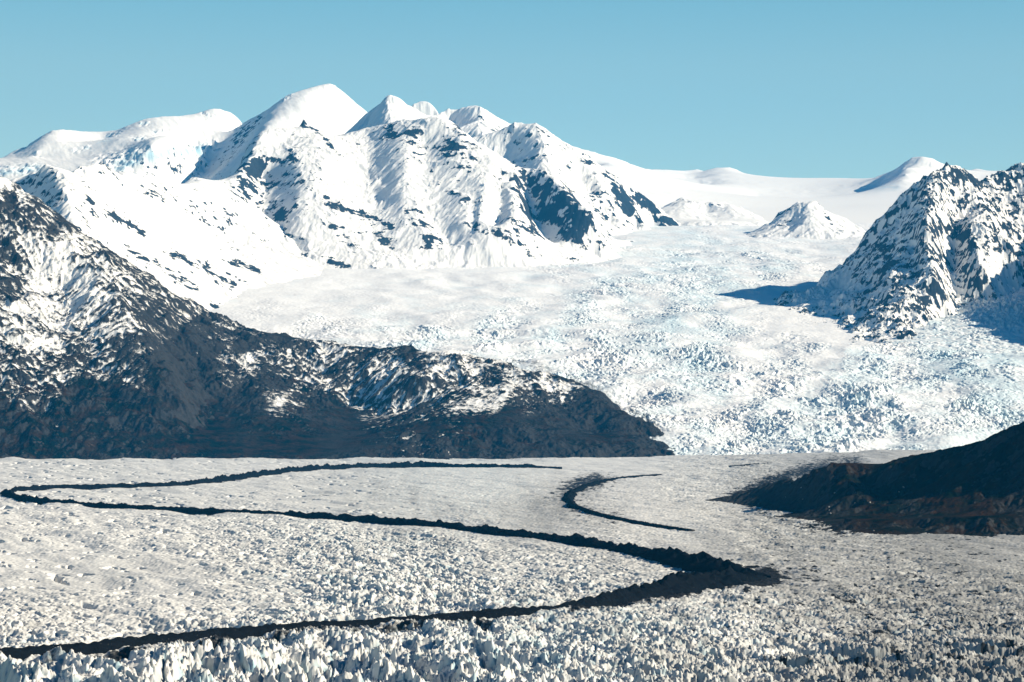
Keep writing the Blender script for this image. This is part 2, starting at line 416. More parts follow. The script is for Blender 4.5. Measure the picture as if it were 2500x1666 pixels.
    deb = deb + dd + 0.16 * fbm(X / 0.02, Y / 0.05, 3, 70) + 0.18 * idw(px, py, [(2450, 1620, 1.0), (2000, 1650, .7), (1300, 1640, .15), (800, 1500, 0), (2300, 1500, .6), (300, 1300, 0)], ys=2, p=3) * (low + 0.4 * fbm(X / 0.05, Y / 0.1, 2, 73))  # last term darkens near-right cracks: debris plus painted crevasse shade
    ob = make_mesh('glacier', X, Y, Z, {'dirt_shade': dirt_shade, 'ice': ice, 'debris': deb}, M_ICE2, smooth=False)
    struct(ob, 'broad flat glacier of white crevassed ice filling the valley floor', 'glacier')
    return ob

# ------------------------------------------------------------------ moraines: ridges of dark rubble following traced lines
def moraine(name, line, label, hscale=1.0, flat=None):
    L = densify(line, 9)
    c = []
    for (px, py, w) in L:
        D = CZ / ((py - HOR) / F)
        D = D * 1.0
        x = (px - 1250) / F * D
        c.append((x, D, w / F * D))       # w: visible thickness in pixels -> metres of ridge
    c = np.array(c); d = np.hypot(np.diff(c[:, 0]), np.diff(c[:, 1])); s = np.concatenate([[0], np.cumsum(d)])
    step = 0.004; S = np.arange(0, s[-1], step)
    cx = np.interp(S, s, c[:, 0]); cy = np.interp(S, s, c[:, 1]); w = np.interp(S, s, c[:, 2])
    ker = np.ones(9) / 9
    pad = lambda v: np.convolve(np.pad(v, 4, mode='edge'), ker, 'valid')
    cx, cy, w = pad(cx), pad(cy), pad(w)
    tx, ty = np.gradient(cx), np.gradient(cy); n = np.hypot(tx, ty); nx_, ny_ = -ty / n, tx / n
    half = np.clip(w * 1.5 * hscale ** 0.5, 0.008, 0.055) if flat is None else np.interp(S, s, flat)
    end = np.minimum(1, np.minimum(np.arange(len(S)), np.arange(len(S))[::-1]) / 22.0)
    m = 56; v = np.linspace(-1, 1, m)
    half = half * (1 + 0.45 * fbm(S / 0.06, S * 0, 3, 95) + 0.3 * fbm(S / 0.018, S * 0, 2, 96))
    w = w * (1 + 0.4 * fbm(S / 0.12, S * 0 + 5, 2, 97))
    X = cx[:, None] + nx_[:, None] * half[:, None] * v; Y = cy[:, None] + ny_[:, None] * half[:, None] * v
    prof = (1 - np.abs(v)) ** 0.85
    f1, f2, ci = worley(X / 0.045, Y / 0.045, 83); e1, e2, cj = worley(X / 0.017, Y / 0.017, 84)
    d1, d2, ck = worley(X / 0.008, Y / 0.008, 86)
    pile = 0.30 + 0.75 * np.clip(1 - f1 * 1.1, 0, 1) * (0.5 + 0.9 * ci) + 0.50 * np.clip(1 - e1 * 1.1, 0, 1) * (0.4 + cj) + 0.22 * np.clip(1 - d1, 0, 1) + 0.25 * fbm(X / 0.12, Y / 0.12, 2, 81)
    H = w[:, None] * hscale * end[:, None]
    Z = H * prof[None, :] * np.clip(pile, 0.25, 1.5) + 0.0012 * fbm(X / 0.008, Y / 0.008, 3, 88) + 0.004 * np.minimum(prof * 4, 1)[None, :] - 0.006 * (np.abs(v) > 0.96)[None, :]
    ob = make_mesh(name, X, Y, Z, {}, M_MOR)
    return struct(ob, label, 'moraine')

# ------------------------------------------------------------------ icefall: the upper glacier
def build_icefall():
    rs = 0.00050 / Q; ny = int(math.log(28.6 / 12.9) / rs); nx = int(1250 * Q)
    D = (12.9 * np.exp(np.arange(ny) * rs)).astype(f4)
    P = np.linspace(380, 2620, nx).astype(f4)
    X = (((P - 1250) / F)[None, :] * D[:, None]).astype(f4); Y = np.broadcast_to(D[:, None], X.shape).astype(f4)
    G = GLAC(X, Y)
    G = np.where(Y < 13.3, G - (13.3 - Y) * 0.03, G)
    G = G - 0.16 * sst(15.6, 14.3, Y) * sst(0.15, -0.35, X)          # stays below the tundra slope
    px, py = proj(X, Y, G); px = px.astype(f4); py = py.astype(f4)
    A = idw(px, py, [(700, 690, .4), (900, 640, .4), (560, 720, .4), (620, 580, .5), (800, 720, .5), (1000, 725, .9), (900, 690, 1.0), (1150, 715, .8), (1200, 655, .5), (1300, 700, 1.0), (1100, 672, 1.6), (1400, 640, 6), (1500, 610, 5), (1450, 590, 2.5), (1600, 570, 1.5), (1550, 560, 1.0),
                     (1800, 560, 0.8), (2000, 560, 0.8), (1900, 590, 4), (2050, 600, 3), (1750, 620, 7), (1850, 660, 9), (1650, 680, 11), (1950, 640, 7), (700, 775, 4), (1000, 765, 4), (1300, 755, 4), (850, 745, 1.5), (1150, 745, 2), (1500, 730, 11), (1700, 740, 12),
                     (750, 810, 10), (1000, 800, 14), (1250, 810, 15), (1400, 830, 12), (1550, 830, 7), (1700, 830, 7), (1200, 850, 12), (1350, 890, 14), (1500, 900, 13), (1700, 900, 11), (1900, 870, 11), (2100, 870, 13), (2350, 880, 15),
                     (1550, 970, 14), (1650, 1010, 14), (1750, 960, 13), (1950, 980, 18), (2050, 1010, 21), (2150, 1040, 19), (2300, 980, 12), (2450, 950, 8), (1700, 1080, 9), (1900, 1080, 12), (2150, 1090, 14), (1600, 1110, 6), (2400, 1060, 10),
                     (1925, 770, 1.0), (2000, 800, 1.0), (1990, 740, 1.0), (2080, 815, 1.2), (1850, 700, 9), (1880, 750, 3.0), (2000, 850, 9), (2300, 845, 9), (2450, 840, 8)], ys=1.4, p=3.5, eps=14) / 1000
    z1, c1, h1, r1 = seracs(X, Y, 0.034, 101, 0.5, -1.0, 1.9)
    z3, c3, h3, r3 = seracs(X, Y, 0.017, 161, 0.6, -0.8, 1.7)
    zc, cc, hc, rc = seracs(X, Y, 0.075, 191, 0.45, -1.0, 1.8)
    co_ = np.clip(idw(px, py, [(2050, 1010, 1), (1950, 960, .9), (2150, 1070, .8), (1650, 960, .6), (1750, 1010, .5), (1500, 930, .45), (1000, 810, .7), (1300, 820, .75), (1450, 700, .5), (1750, 700, .6), (1850, 640, .6), (2350, 880, .75), (2150, 860, .6), (1550, 840, .1), (1700, 850, .1), (1700, 1080, .15), (2350, 1000, .3), (1350, 880, .6), (900, 740, .1)], ys=1.4, p=3) + 0.5 * fbm(X / 0.5, Y / 0.7, 2, 195), 0, 1)
    z1 = z1 * (1 - 0.75 * co_) + 1.15 * co_ * zc; c1 = c1 * (1 - co_) + co_ * cc
    patch = 0.80 + 0.75 * fbm(X / 0.45, Y / 0.6, 3, 130)
    Z = A * np.clip(patch, 0.15, 1.9) * (1.15 * (z1 - 0.42) + 0.5 * (z3 - 0.42))
    blk = c1
    fl = fbm((X - 0.25 * Y + 0.06 * (Y - 16) ** 2 * 0.5 + 0.15 * fbm(X / 1.2, Y / 1.2, 2, 132)) / 0.20, Y / 2.6, 4, 133)
    m0 = np.exp(-(((px - 1520) / 330) ** 2 + ((py - 850) / 55) ** 2)); ogv = np.sin(6.283 * (Y + 0.22 * (X - 0.6) ** 2 + 0.05 * fbm(X / 0.4, Y / 0.4, 2, 134)) / 0.23)
    Z = Z * np.clip(1 + 1.2 * fl + 0.8 * m0 * ogv, 0.12, 2.3) + 0.007 * m0 * ogv
    sw = fbm(X / 0.6, Y / 0.8, 3, 140)
    sw2 = ridged((X + 0.4 * Y) / 0.9, (Y - 0.3 * X) / 0.7, 3, 145) - 0.9
    Z = G + Z + (0.012 + 2.0 * A) * sw + (0.3 * A / 0.01) * 0.034 * sw2 + 0.0010 * fbm(X / 0.03, Y / 0.05, 3, 150)
    # snow swells of the smooth basin
    basin = np.exp(-(((px - 1150) / 260) ** 2 + ((py - 690) / 38) ** 2))
    Z = Z + 0.018 * basin * fbm(X / 0.35 + Y / 1.4, Y / 0.9 - X / 2, 2, 160)
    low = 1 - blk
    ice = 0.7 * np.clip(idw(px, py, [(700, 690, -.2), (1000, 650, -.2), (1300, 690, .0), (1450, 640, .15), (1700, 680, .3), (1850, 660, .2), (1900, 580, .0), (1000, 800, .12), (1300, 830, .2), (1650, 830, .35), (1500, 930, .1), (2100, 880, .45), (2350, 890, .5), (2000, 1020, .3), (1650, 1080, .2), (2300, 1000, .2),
                               (1950, 770, -.3), (2080, 815, -.2)], p=3, eps=20) + 0.35 * low * sst(0.002, 0.010, A) + 0.35 * fbm(X / 0.3, Y / 0.5, 4, 166) + 0.25 * fl * sst(0.003, 0.008, A), 0, 0.9)  # blue ice, with crevasse shade painted in along the cracks
    dirt_shade = idw(px, py, [(700, 690, -.1), (1300, 690, -.05), (1800, 650, .0), (1300, 880, .02), (1500, 960, .08), (1650, 1060, .10), (1900, 1090, .04), (2200, 900, .0), (1000, 800, .06), (2400, 1000, .08)], p=3, eps=20) + 0.10 * fbm(X / 0.05, Y / 0.09, 3, 170)
    deb = strokes(px, py, [([(1250, 880), (1400, 925), (1500, 975), (1560, 1020), (1610, 1050), (1590, 1090)], 16, .45), ([(1835, 757), (1850, 772), (1872, 785), (1885, 800)], 7, .34)]) + 0.12 * fbm(X / 0.04, Y / 0.06, 3, 173)
    keep = None
    ob = make_mesh('icefall', X, Y, Z, {'dirt_shade': dirt_shade, 'ice': ice, 'debris': deb}, M_ICE)
    struct(ob, 'wide sunlit icefall of broken seracs descending between the mountains', 'icefall')

# ------------------------------------------------------------------ mountains
def world_pts(lines, step=14):
    out = []
    for ln in lines:
        out += [unproj(*p) for p in (densify(ln, step) if len(ln) > 1 else ln)]
    return out

def terrain(name, label, lines, rect, res, k=1, back=None, floor=None, ero=None, rough=(0.02, 0.15), attrs=None, mat=None, cut=0.06, lam=0.0, extra=(), post=None, seed=0, cat='mountain', step=14, cutfn=gz, sat=1.3):
    """lines: traced ridges, ribs, gullies and feet as (px, py, distance km); back: ridge lines whose far side falls away"""
    P = world_pts(lines, step)
    for ln, dy, dz in (back or []):
        for (x, y, z) in world_pts([ln], 40):
            P.append((x * (1 + dy / y), y + dy, z - dz))
    P += list(extra)
    x0, x1, y0, y1 = rect
    if floor is not None:
        for t in np.linspace(0, 1, 9):
            for (x, y) in ((x0 + (x1 - x0) * t, y0), (x0 + (x1 - x0) * t, y1)):
                P.append((x, y, floor(x, y)))
    P = np.array(P)
    _, u = np.unique(np.round(P[:, :2], 3), axis=0, return_index=True); P = P[np.sort(u)]
    R = RBF(P[:, :2], P[:, 2], k, lam)
    dx, dy = res[0] / Q, res[1] / Q
    xs = np.arange(x0, x1, dx).astype(f4); ys = np.arange(y0, y1, dy).astype(f4)
    X, Y = np.meshgrid(xs, ys)
    Z = R(X, Y)
    base = Z.copy()
    if ero:
        for e in (ero if isinstance(ero, list) else [ero]):
            Z = erode(X, Y, Z, dx, dy, seed=seed * 50, **e)
    if rough:
        gy, gx = np.gradient(Z, dy, dx); s = np.hypot(gx, gy)
        wf = fbm(X / 0.4, Y / 0.4, 3, 260 + seed) * 0.4
        Z = Z + rough[0] * (0.5 * fbm(X / rough[1], Y / rough[1], 7, 200 + seed, 0.52) + 0.8 * (ridged(X / rough[1] * 0.8 + wf, Y / rough[1] * 0.8 + wf, 6, 230 + seed, 0.52) - 0.9)) * sst(0.05, 0.6, s)
    if post: Z = post(X, Y, Z)
    gy, gx = np.gradient(Z, dy, dx); s = np.hypot(gx, gy)
    px, py = proj(X, Y, Z)
    at = attrs(X, Y, Z, s, px, py, gx, gy)
    keep = Z > cutfn(X, Y) - cut
    ob = make_mesh(name, X, Y, Z, at, mat, keep)
    struct(ob, label, cat)
    print(name, Z.shape, 'verts', len(ob.data.vertices), round(time.time() - T0, 1))
    ob['_'] = 0; del ob['_']
    return X, Y, Z

def rock_attrs(S, bias, slope0=0.9, nz=0.7, seed=0, iceS=None, sc=0.09):
    def fn(X, Y, Z, s, px, py, gx, gy):
        n = fbm(X / sc, (Y + Z) / sc, 6, 300 + seed, 0.66)
        st = strokes(px.astype(f4), py.astype(f4), S)
        n2 = fbm((X + 0.3 * Y) / (sc * 0.4), (Z + 0.25 * Y) / (sc * 1.2), 4, 340 + seed, 0.6)
        q = 3; Zb = np.pad(Z, q, mode='edge'); bl = (Zb[2 * q:, q:-q] + Zb[:-2 * q, q:-q] + Zb[q:-q, 2 * q:] + Zb[q:-q, :-2 * q]) / 4
        cv = np.clip((Z - bl) / (q * (X[0, 1] - X[0, 0])), -0.3, 0.3)
        r = (np.minimum(s, slope0 + 0.35) - slope0) * 0.8 + bias + 1.0 * cv + nz * (0.6 * n + 0.32 * n2) + 0.34 * fbm((X + 0.2 * Y) / 0.045, (Z * 1.3 + 0.3 * Y) / 0.045, 3, 360 + seed, 0.7) + st * (0.95 + 0.9 * n + 0.5 * n2)
        ic = np.zeros_like(Z)
        if iceS: ic = np.clip(strokes(px.astype(f4), py.astype(f4), iceS) * (0.6 + 0.8 * fbm(X / 0.1, Y / 0.1, 3, 320)), 0, 0.9)
        return {'rock': np.clip(r, -1, 2), 'ice': ic}
    return fn

FAST_ONLY = None
def go(n): return FAST_ONLY is None or n in FAST_ONLY

# ---- central massif
c_crest = [(440, 470, 24.0), (475, 433, 24.2), (543, 444, 24.3), (575, 425, 24.6), (589, 410, 24.8), (586, 398, 25.1), (597, 371, 25.4), (620, 352, 25.6), (689, 320, 25.8), (719, 323, 25.8), (733, 310, 25.8), (742, 295, 25.8), (752, 307, 25.8), (765, 314, 25.8),
           (815, 335, 25.9), (896, 314, 26), (953, 300, 25.9), (988, 291, 25.8), (1014, 295, 25.8), (1060, 285, 25.7), (1099, 295, 25.6), (1144, 327, 25.4), (1183, 356, 25.2), (1248, 402, 24.9), (1255, 410, 24.9), (1300, 413, 24.8), (1332, 417, 24.7)]
c_r7 = [(1332, 417, 24.7), (1340, 433, 24.5), (1382, 482, 24.2), (1443, 517, 24.0), (1455, 563, 23.9), (1450, 620, 23.8)]
c_lines = [c_crest, c_r7,
    [(742, 297, 25.8), (700, 345, 25.4), (681, 352, 25.35), (620, 387, 24.9), (597, 406, 24.7), (566, 471, 24.1), (547, 505, 23.9), (530, 540, 23.7)],
    [(681, 352, 25.35), (708, 387, 24.9), (745, 448, 24.3), (720, 500, 23.9), (700, 555, 23.55), (706, 609, 23.2)],
    [(765, 314, 25.8), (819, 348, 25.4), (842, 394, 25.0), (860, 470, 24.4), (920, 545, 23.7), (955, 600, 23.3)],
    [(988, 291, 25.8), (985, 360, 25.1), (984, 440, 24.4), (990, 500, 23.95), (1030, 560, 23.5), (1068, 600, 23.25)],
    [(896, 314, 26), (900, 380, 25.3), (905, 450, 24.7), (930, 510, 24.1)],
    [(1040, 350, 25.3), (1045, 440, 24.55), (1055, 530, 23.85), (1100, 600, 23.4)],
    [(1099, 295, 25.6), (1114, 333, 25.2), (1133, 417, 24.58), (1144, 467, 24.14), (1137, 540, 23.58)],
    [(1165, 400, 24.78), (1166, 440, 24.32), (1155, 560, 23.55)],
    [(1183, 356, 25.2), (1198, 394, 24.8), (1183, 448, 24.2), (1167, 532, 23.6), (1185, 600, 23.2)],
    [(1225, 430, 24.62), (1222, 480, 24.2), (1215, 560, 23.6)],
    [(1248, 402, 24.9), (1256, 440, 24.4), (1252, 505, 23.8), (1235, 560, 23.4)],
    [(1290, 440, 24.75), (1300, 500, 24.5), (1320, 560, 24.2), (1340, 600, 23.9)],
    [(640, 440, 24.9), (640, 500, 24.3), (640, 560, 23.9)],
    [(765, 648, 22.8), (850, 656, 22.75), (945, 656, 22.75), (1053, 630, 23.1), (1259, 643, 23.1), (1351, 632, 23.4), (1440, 624, 23.7)],
    [(640, 600, 23.8), (693, 612, 23.3)], [(1468, 622, 24.1), (1530, 596, 25.25), (1580, 575, 26.25)]]
c_S = [([(960, 330), (1120, 380), (1150, 460)], 55, .22), ([(820, 560), (950, 600)], 55, .18), ([(620, 430), (700, 500)], 50, .28), ([(1250, 420), (1320, 480), (1400, 560)], 40, .28), ([(750, 340), (720, 420)], 40, .15), ([(955, 335), (1000, 325)], 15, .5), ([(877, 348), (880, 352)], 10, .5), ([(823, 380), (842, 398)], 9, .45), ([(1075, 362), (1128, 345), (1118, 385)], 20, .45), ([(800, 486), (876, 524), (926, 544), (953, 555)], 12, .75),
       ([(1000, 520), (1037, 563), (1068, 597)], 20, .55), ([(915, 565), (960, 600)], 13, .5), ([(795, 625), (830, 650)], 11, .6), ([(1325, 470), (1440, 520)], 24, .55), ([(1297, 505), (1290, 560)], 22, .6), ([(1375, 490), (1390, 560)], 28, .5),
       ([(1255, 550), (1265, 565)], 18, .5), ([(1167, 562), (1213, 572)], 10, .6), ([(620, 395), (590, 445), (578, 500)], 24, .5), ([(627, 505), (681, 530)], 15, .65), ([(708, 394), (735, 444)], 14, .5), ([(445, 452), (543, 482)], 15, .7),
       ([(460, 525), (497, 547)], 8, .6), ([(517, 555), (550, 565)], 8, .6), ([(742, 300), (768, 320)], 10, .8), ([(790, 330), (823, 372)], 9, .6), ([(693, 605), (746, 615)], 10, .7), ([(785, 632), (850, 651)], 9, .6), ([(827, 563), (842, 586)], 8, .6), ([(765, 480), (790, 490)], 8, .5),
       ([(880, 430), (930, 470), (900, 380)], 40, -.5), ([(690, 470), (720, 440)], 25, -.1), ([(1180, 430), (1200, 520)], 30, -.25), ([(760, 570), (790, 600)], 30, -.4), ([(1080, 500), (1120, 560)], 25, -.3), ([(640, 575), (620, 540)], 30, -.6), ([(1150, 620), (1260, 625), (1000, 640)], 18, -.6)]
if go('c'):
    terrain('mountain', 'broad snowy massif with ribbed rock faces in the middle of the range', c_lines, (-3.35, 1.35, 21.9, 27.6), (0.0062, 0.0085), back=[(c_crest, 1.0, 0.55), (c_crest, 2.2, 1.6)], floor=lambda x, y: float(gz(np.array([x]), np.array([y]))[0]) - 0.35,
            extra=[(1.32, y, float(gz(np.array([1.32]), np.array([y]))[0]) - 0.12) for y in (22.5, 23.3, 24, 24.7, 25.4, 26.1, 26.8)], ero=dict(wl=0.13, amp=0.0038, octs=4, gain=0.66), rough=(0.022, 0.45), attrs=rock_attrs(c_S, 0.06, 0.95, 0.80, 1, sc=0.20), mat=M_SR, seed=1)
# ---- second peak behind it
c2_crest = [(1120, 345, 28.3), (1175, 333, 28.3), (1221, 318, 28.3), (1259, 300, 28.3), (1275, 299, 28.3), (1290, 306, 28.3), (1309, 299, 28.2), (1324, 310, 28.2), (1347, 329, 28.2), (1393, 356, 28.1), (1428, 375, 28.1), (1470, 410, 28.0), (1527, 448, 27.9), (1565, 475, 27.9), (1604, 505, 27.9), (1642, 536, 28.0), (1673, 563, 28.2)]
c2_lines = [c2_crest, [(1309, 299, 28.2), (1325, 345, 27.8), (1328, 400, 27.3), (1330, 440, 26.9)], [(1347, 329, 28.2), (1368, 400, 27.5), (1400, 470, 26.9), (1440, 525, 26.6)],
            [(1250, 350, 28.1), (1235, 400, 27.9), (1270, 450, 27.1)], [(1428, 375, 28.1), (1450, 430, 27.6), (1480, 490, 27.1), (1510, 535, 26.9)], [(1410, 420, 27.7), (1450, 490, 27.3)], [(1527, 448, 27.9), (1545, 500, 27.5), (1570, 550, 27.3)], [(1604, 505, 27.9), (1620, 545, 27.7)],
            [(1474, 538, 26.8), (1527, 556, 27.1), (1600, 565, 27.7)]]
c2_S = [([(1466, 410), (1527, 486)], 13, .7), ([(1450, 478), (1490, 525)], 13, .75), ([(1508, 467), (1546, 536)], 15, .7), ([(1565, 482), (1661, 560)], 18, .75), ([(1428, 383), (1440, 400)], 9, .5), ([(1297, 333), (1310, 360)], 10, .35), ([(1240, 380), (1225, 360)], 25, -.3), ([(1400, 430), (1420, 470)], 14, -.2), ([(1590, 540), (1560, 545)], 10, .4)]
if go('c2'):
    terrain('mountain', 'pointed snowy peak with dark rock streaks on its long descending ridge', c2_lines, (-0.75, 2.1, 25.9, 30.0), (0.0062, 0.0085), back=[(c2_crest, 0.8, 0.5), (c2_crest, 1.6, 1.2)], floor=lambda x, y: 1.35,
            ero=dict(wl=0.13, amp=0.005, octs=4, gain=0.64), rough=(0.022, 0.36), attrs=rock_attrs(c2_S, 0.0, 0.95, 0.72, 2, sc=0.20), mat=M_SR, seed=2)
# ---- left snow ridge
b_crest = [(-120, 440, 21.3), (-60, 436, 21.2), (5, 445, 21.2), (23, 440, 21.2), (35, 434, 21.2), (46, 436, 21.2), (80, 425, 21.1), (104, 411, 21), (115, 404, 21), (126, 410, 21.05), (153, 433, 21.3), (195, 410, 21.6), (214, 404, 21.7), (249, 393, 21.9), (264, 406, 22), (283, 421, 22.3), (325, 448, 22.8), (383, 454, 23.3), (425, 461, 23.6), (475, 445, 24.2)]
b_lines = [b_crest, [(115, 404, 21), (140, 432, 20.7), (150, 460, 20.4), (178, 500, 20.1), (178, 535, 19.8), (170, 600, 19.2)], [(60, 480, 20.9), (90, 520, 20.4), (110, 560, 19.9)],
           [(249, 393, 21.9), (262, 440, 21.6), (300, 500, 21.3), (380, 570, 21.0), (450, 630, 20.6), (530, 690, 20.4)], [(300, 470, 21.9), (400, 530, 21.9), (480, 590, 21.8), (560, 640, 21.7), (640, 668, 21.7)], [(340, 600, 20.4), (400, 660, 20.0), (460, 710, 19.7)],
           [(658, 672, 21.6), (570, 697, 20.9), (528, 746, 19.7), (490, 750, 19.5)], [(230, 560, 20.2), (300, 650, 19.4)], [(430, 500, 22.9), (500, 560, 22.9), (560, 600, 22.9)]]
b_S = [([(268, 517), (344, 567)], 7, .9), ([(429, 624), (478, 647)], 10, .9), ([(509, 655), (566, 693)], 11, .95), ([(570, 640), (631, 666)], 10, .95), ([(191, 479), (230, 496)], 4, .5), ([(176, 555), (237, 608)], 10, .8), ([(245, 593), (275, 624)], 9, .8), ([(306, 601), (363, 640)], 10, .8), ([(383, 640), (478, 705)], 9, .75), ([(118, 406), (136, 427)], 5, .8),
       ([(240, 395), (265, 408)], 5, .5), ([(360, 470), (400, 490)], 6, .4), ([(505, 745), (530, 748)], 6, .6), ([(20, 440), (40, 450)], 6, .5), ([(300, 480), (400, 540), (480, 590)], 30, -.4), ([(250, 560), (330, 600)], 18, -.3), ([(80, 470), (120, 500)], 25, .05)]
if go('b'):
    terrain('mountain', 'white snow ridge with a shaded blue left face behind the dark slope', b_lines, (-4.2, -1.5, 18.4, 25.0), (0.0056, 0.0085), back=[(b_crest, 0.8, 0.5), (b_crest, 2.0, 1.3)], floor=lambda x, y: 0.2 if y < 20 else 1.0,
            ero=dict(wl=0.22, amp=0.008, octs=4, gain=0.58), rough=(0.016, 0.28), attrs=rock_attrs(b_S, 0.09, 0.95, 0.7, 3, sc=0.16), mat=M_SR, seed=3)
# ---- high domes far behind
d_crest = [(-150, 450, 34.6), (-60, 420, 34.6), (0, 390, 34.7), (23, 375, 34.7), (57, 358, 34.7), (130, 318, 34.6), (153, 316, 34.75), (214, 323, 35.2), (268, 326, 35.5), (285, 320, 35.2), (306, 310, 34.9), (352, 291, 35.0), (394, 285, 35.1), (459, 283, 35.3), (494, 277, 35.4), (512, 268, 35.45), (536, 266, 35.5), (562, 274, 35.6), (585, 291, 35.7)]
m_crest = [(593, 300, 34.3), (650, 272, 34.1), (666, 258, 34.0), (708, 230, 34.1), (765, 214, 34.2), (807, 205, 34.3), (819, 209, 34.35), (842, 228, 34.5), (869, 256, 34.6), (890, 278, 34.7), (920, 310, 34.9), (980, 360, 35.2)]
d_lines = [d_crest, m_crest, [(-80, 395, 34), (0, 388, 34), (80, 384, 33.7), (200, 384, 33.6), (300, 365, 33.6)], [(150, 348, 34.0), (214, 345, 34.6), (255, 342, 34.8)], [(290, 340, 33.9), (350, 325, 34.2), (450, 315, 34.7), (520, 308, 35.1)],
           [(-80, 405, 33.3), (0, 402, 33.2), (90, 398, 33.1), (200, 400, 33.0), (270, 392, 33), (325, 372, 32.9), (370, 358, 32.8), (430, 358, 33.1), (490, 350, 33.8), (525, 338, 34.3)],
           [(-80, 440, 32.6), (30, 440, 32.6), (150, 440, 32.5), (280, 430, 32.4), (340, 448, 32.4), (400, 456, 32.6), (465, 450, 33.1)],
           [(666, 258, 34.0), (656, 295, 33.3), (642, 335, 32.7), (628, 370, 32.3), (605, 415, 31.9)], [(593, 301, 34.9), (545, 347, 34.6), (508, 398, 34.1), (482, 440, 33.5)], [(130, 318, 34.6), (106, 345, 34.1), (80, 380, 33.6)], [(60, 370, 34.7), (35, 386, 34.5)],
           [(690, 330, 32.95), (770, 328, 33.25), (850, 335, 33.6)], [(715, 280, 33.45), (780, 262, 33.75), (840, 275, 34.1)], [(720, 400, 32.2), (850, 400, 32.2), (1000, 400, 32.6)]]
d_S = [([(600, 320), (530, 420)], 26, .42), ([(650, 275), (610, 320)], 8, .35), ([(630, 290), (575, 340)], 12, .35), ([(300, 425), (345, 440)], 12, .6), ([(420, 400), (450, 430)], 14, .5), ([(350, 400), (380, 420)], 12, .4), ([(500, 400), (480, 430)], 10, .5)]
d_ice_shade = [([(262, 332), (276, 327)], 4, .6), ([(345, 302), (362, 300)], 3.5, .6), ([(378, 324), (398, 321)], 3.5, .5), ([(285, 330), (292, 326)], 3, .6), ([(495, 276), (515, 284), (560, 282)], 3, .5), ([(180, 368), (215, 360)], 4, .4), ([(330, 340), (352, 338)], 4, .45), ([(708, 232), (690, 243)], 4, .35), ([(290, 405), (340, 385), (400, 375), (500, 365)], 16, .8), ([(0, 420), (90, 412)], 10, .7), ([(240, 350), (270, 340)], 6, .4)]  # blue ice; patches at the dome step also paint in its small shade
def d_post(X, Y, Z):
    px, py = proj(X, Y, Z)
    q = strokes(px.astype(f4), py.astype(f4), [(l_, r_ * 1.6, 1.0) for l_, r_, v_ in d_ice_shade[:8]])
    Z = Z + 0.018 * np.clip(q, 0, 1) * fbm(X / 0.06, Y / 0.10, 4, 430) + 0.004 * fbm((X + 0.3 * Y) / 0.12, Y / 0.5, 4, 433)
    m = strokes(px.astype(f4), py.astype(f4), [([(250, 410), (330, 390), (400, 385), (510, 370)], 26, 1.0), ([(-50, 420), (90, 415)], 14, .7)])
    f1, f2, ci = worley(X / 0.09, Y / 0.2, 411)
    return Z + np.clip(m, 0, 1) * (0.05 * (ci - 0.5) * sst(0, .3, f2 - f1) + 0.03 * fbm(X / 0.1, Y / 0.1, 4, 415))
if go('d'):
    terrain('mountain', 'highest far snow dome and its rounded white shoulders behind the massif', d_lines, (-6.9, -1.1, 31.6, 37.5), (0.0085, 0.0105), k=1, back=[(d_crest, 0.9, 0.2), (d_crest, 2.2, 0.8), (m_crest, 0.9, 0.3), (m_crest, 2.2, 1.1)], floor=lambda x, y: 1.9, lam=0.006,
            ero=dict(wl=0.4, amp=0.010, octs=4, gain=0.5, slope0=0.45, slope1=1.0), cutfn=lambda X, Y: X * 0 - 9, rough=(0.005, 0.3), attrs=rock_attrs(d_S, -0.30, 0.95, 0.42, 4, d_ice_shade), mat=M_SR, seed=4, post=d_post)
# ---- twin fluted snow peaks
e_crest = [(820, 350, 32.6), (855, 322, 32.4), (888, 280, 32.3), (931, 252, 32.2), (944, 233, 32.1), (955, 232, 32.1), (975, 242, 32.1), (1000, 258, 32.2), (1020, 268, 32.3), (1050, 281, 32.5), (1065, 281, 32.6), (1090, 266, 32.7), (1097, 264, 32.7), (1108, 268, 32.7), (1140, 260, 32.6), (1160, 257, 32.6), (1172, 259, 32.5), (1200, 277, 32.6), (1230, 300, 32.8), (1247, 310, 33), (1300, 350, 33.5)]
e_lines = [e_crest, [(990, 268, 34.2), (1003, 260, 34.2), (1027, 257, 34.2), (1050, 263, 34.2), (1085, 282, 34.2)], [(944, 233, 32.1), (950, 270, 31.6), (945, 310, 31.2)], [(1172, 259, 32.5), (1171, 290, 31.85), (1178, 325, 31.3)], [(1040, 292, 32.4), (1060, 320, 31.9)], [(1090, 285, 32.75), (1110, 310, 32.45), (1130, 340, 32.1)], [(1220, 325, 32.3), (1240, 345, 32.0)], [(900, 300, 32.1), (890, 340, 31.5)], [(985, 275, 32.0), (1010, 310, 31.6)]]
e_S = [([(1172, 285), (1185, 310), (1215, 320)], 9, .75), ([(1230, 318), (1240, 325)], 7, .5)]
if go('e'):
    terrain('mountain', 'twin fluted snow peaks rising just behind the massif crest', e_lines, (-2.2, 0.5, 30.9, 35.2), (0.008, 0.0095), back=[(e_crest, 0.7, 0.45), (e_crest, 1.5, 1.0)], floor=lambda x, y: 2.2, lam=0.01, ero=dict(wl=0.16, amp=0.012, octs=3, gain=0.55), cutfn=lambda X, Y: X * 0 - 9, rough=(0.006, 0.3), attrs=rock_attrs(e_S, -0.42, 0.95, 0.42, 5), mat=M_SR, seed=5)
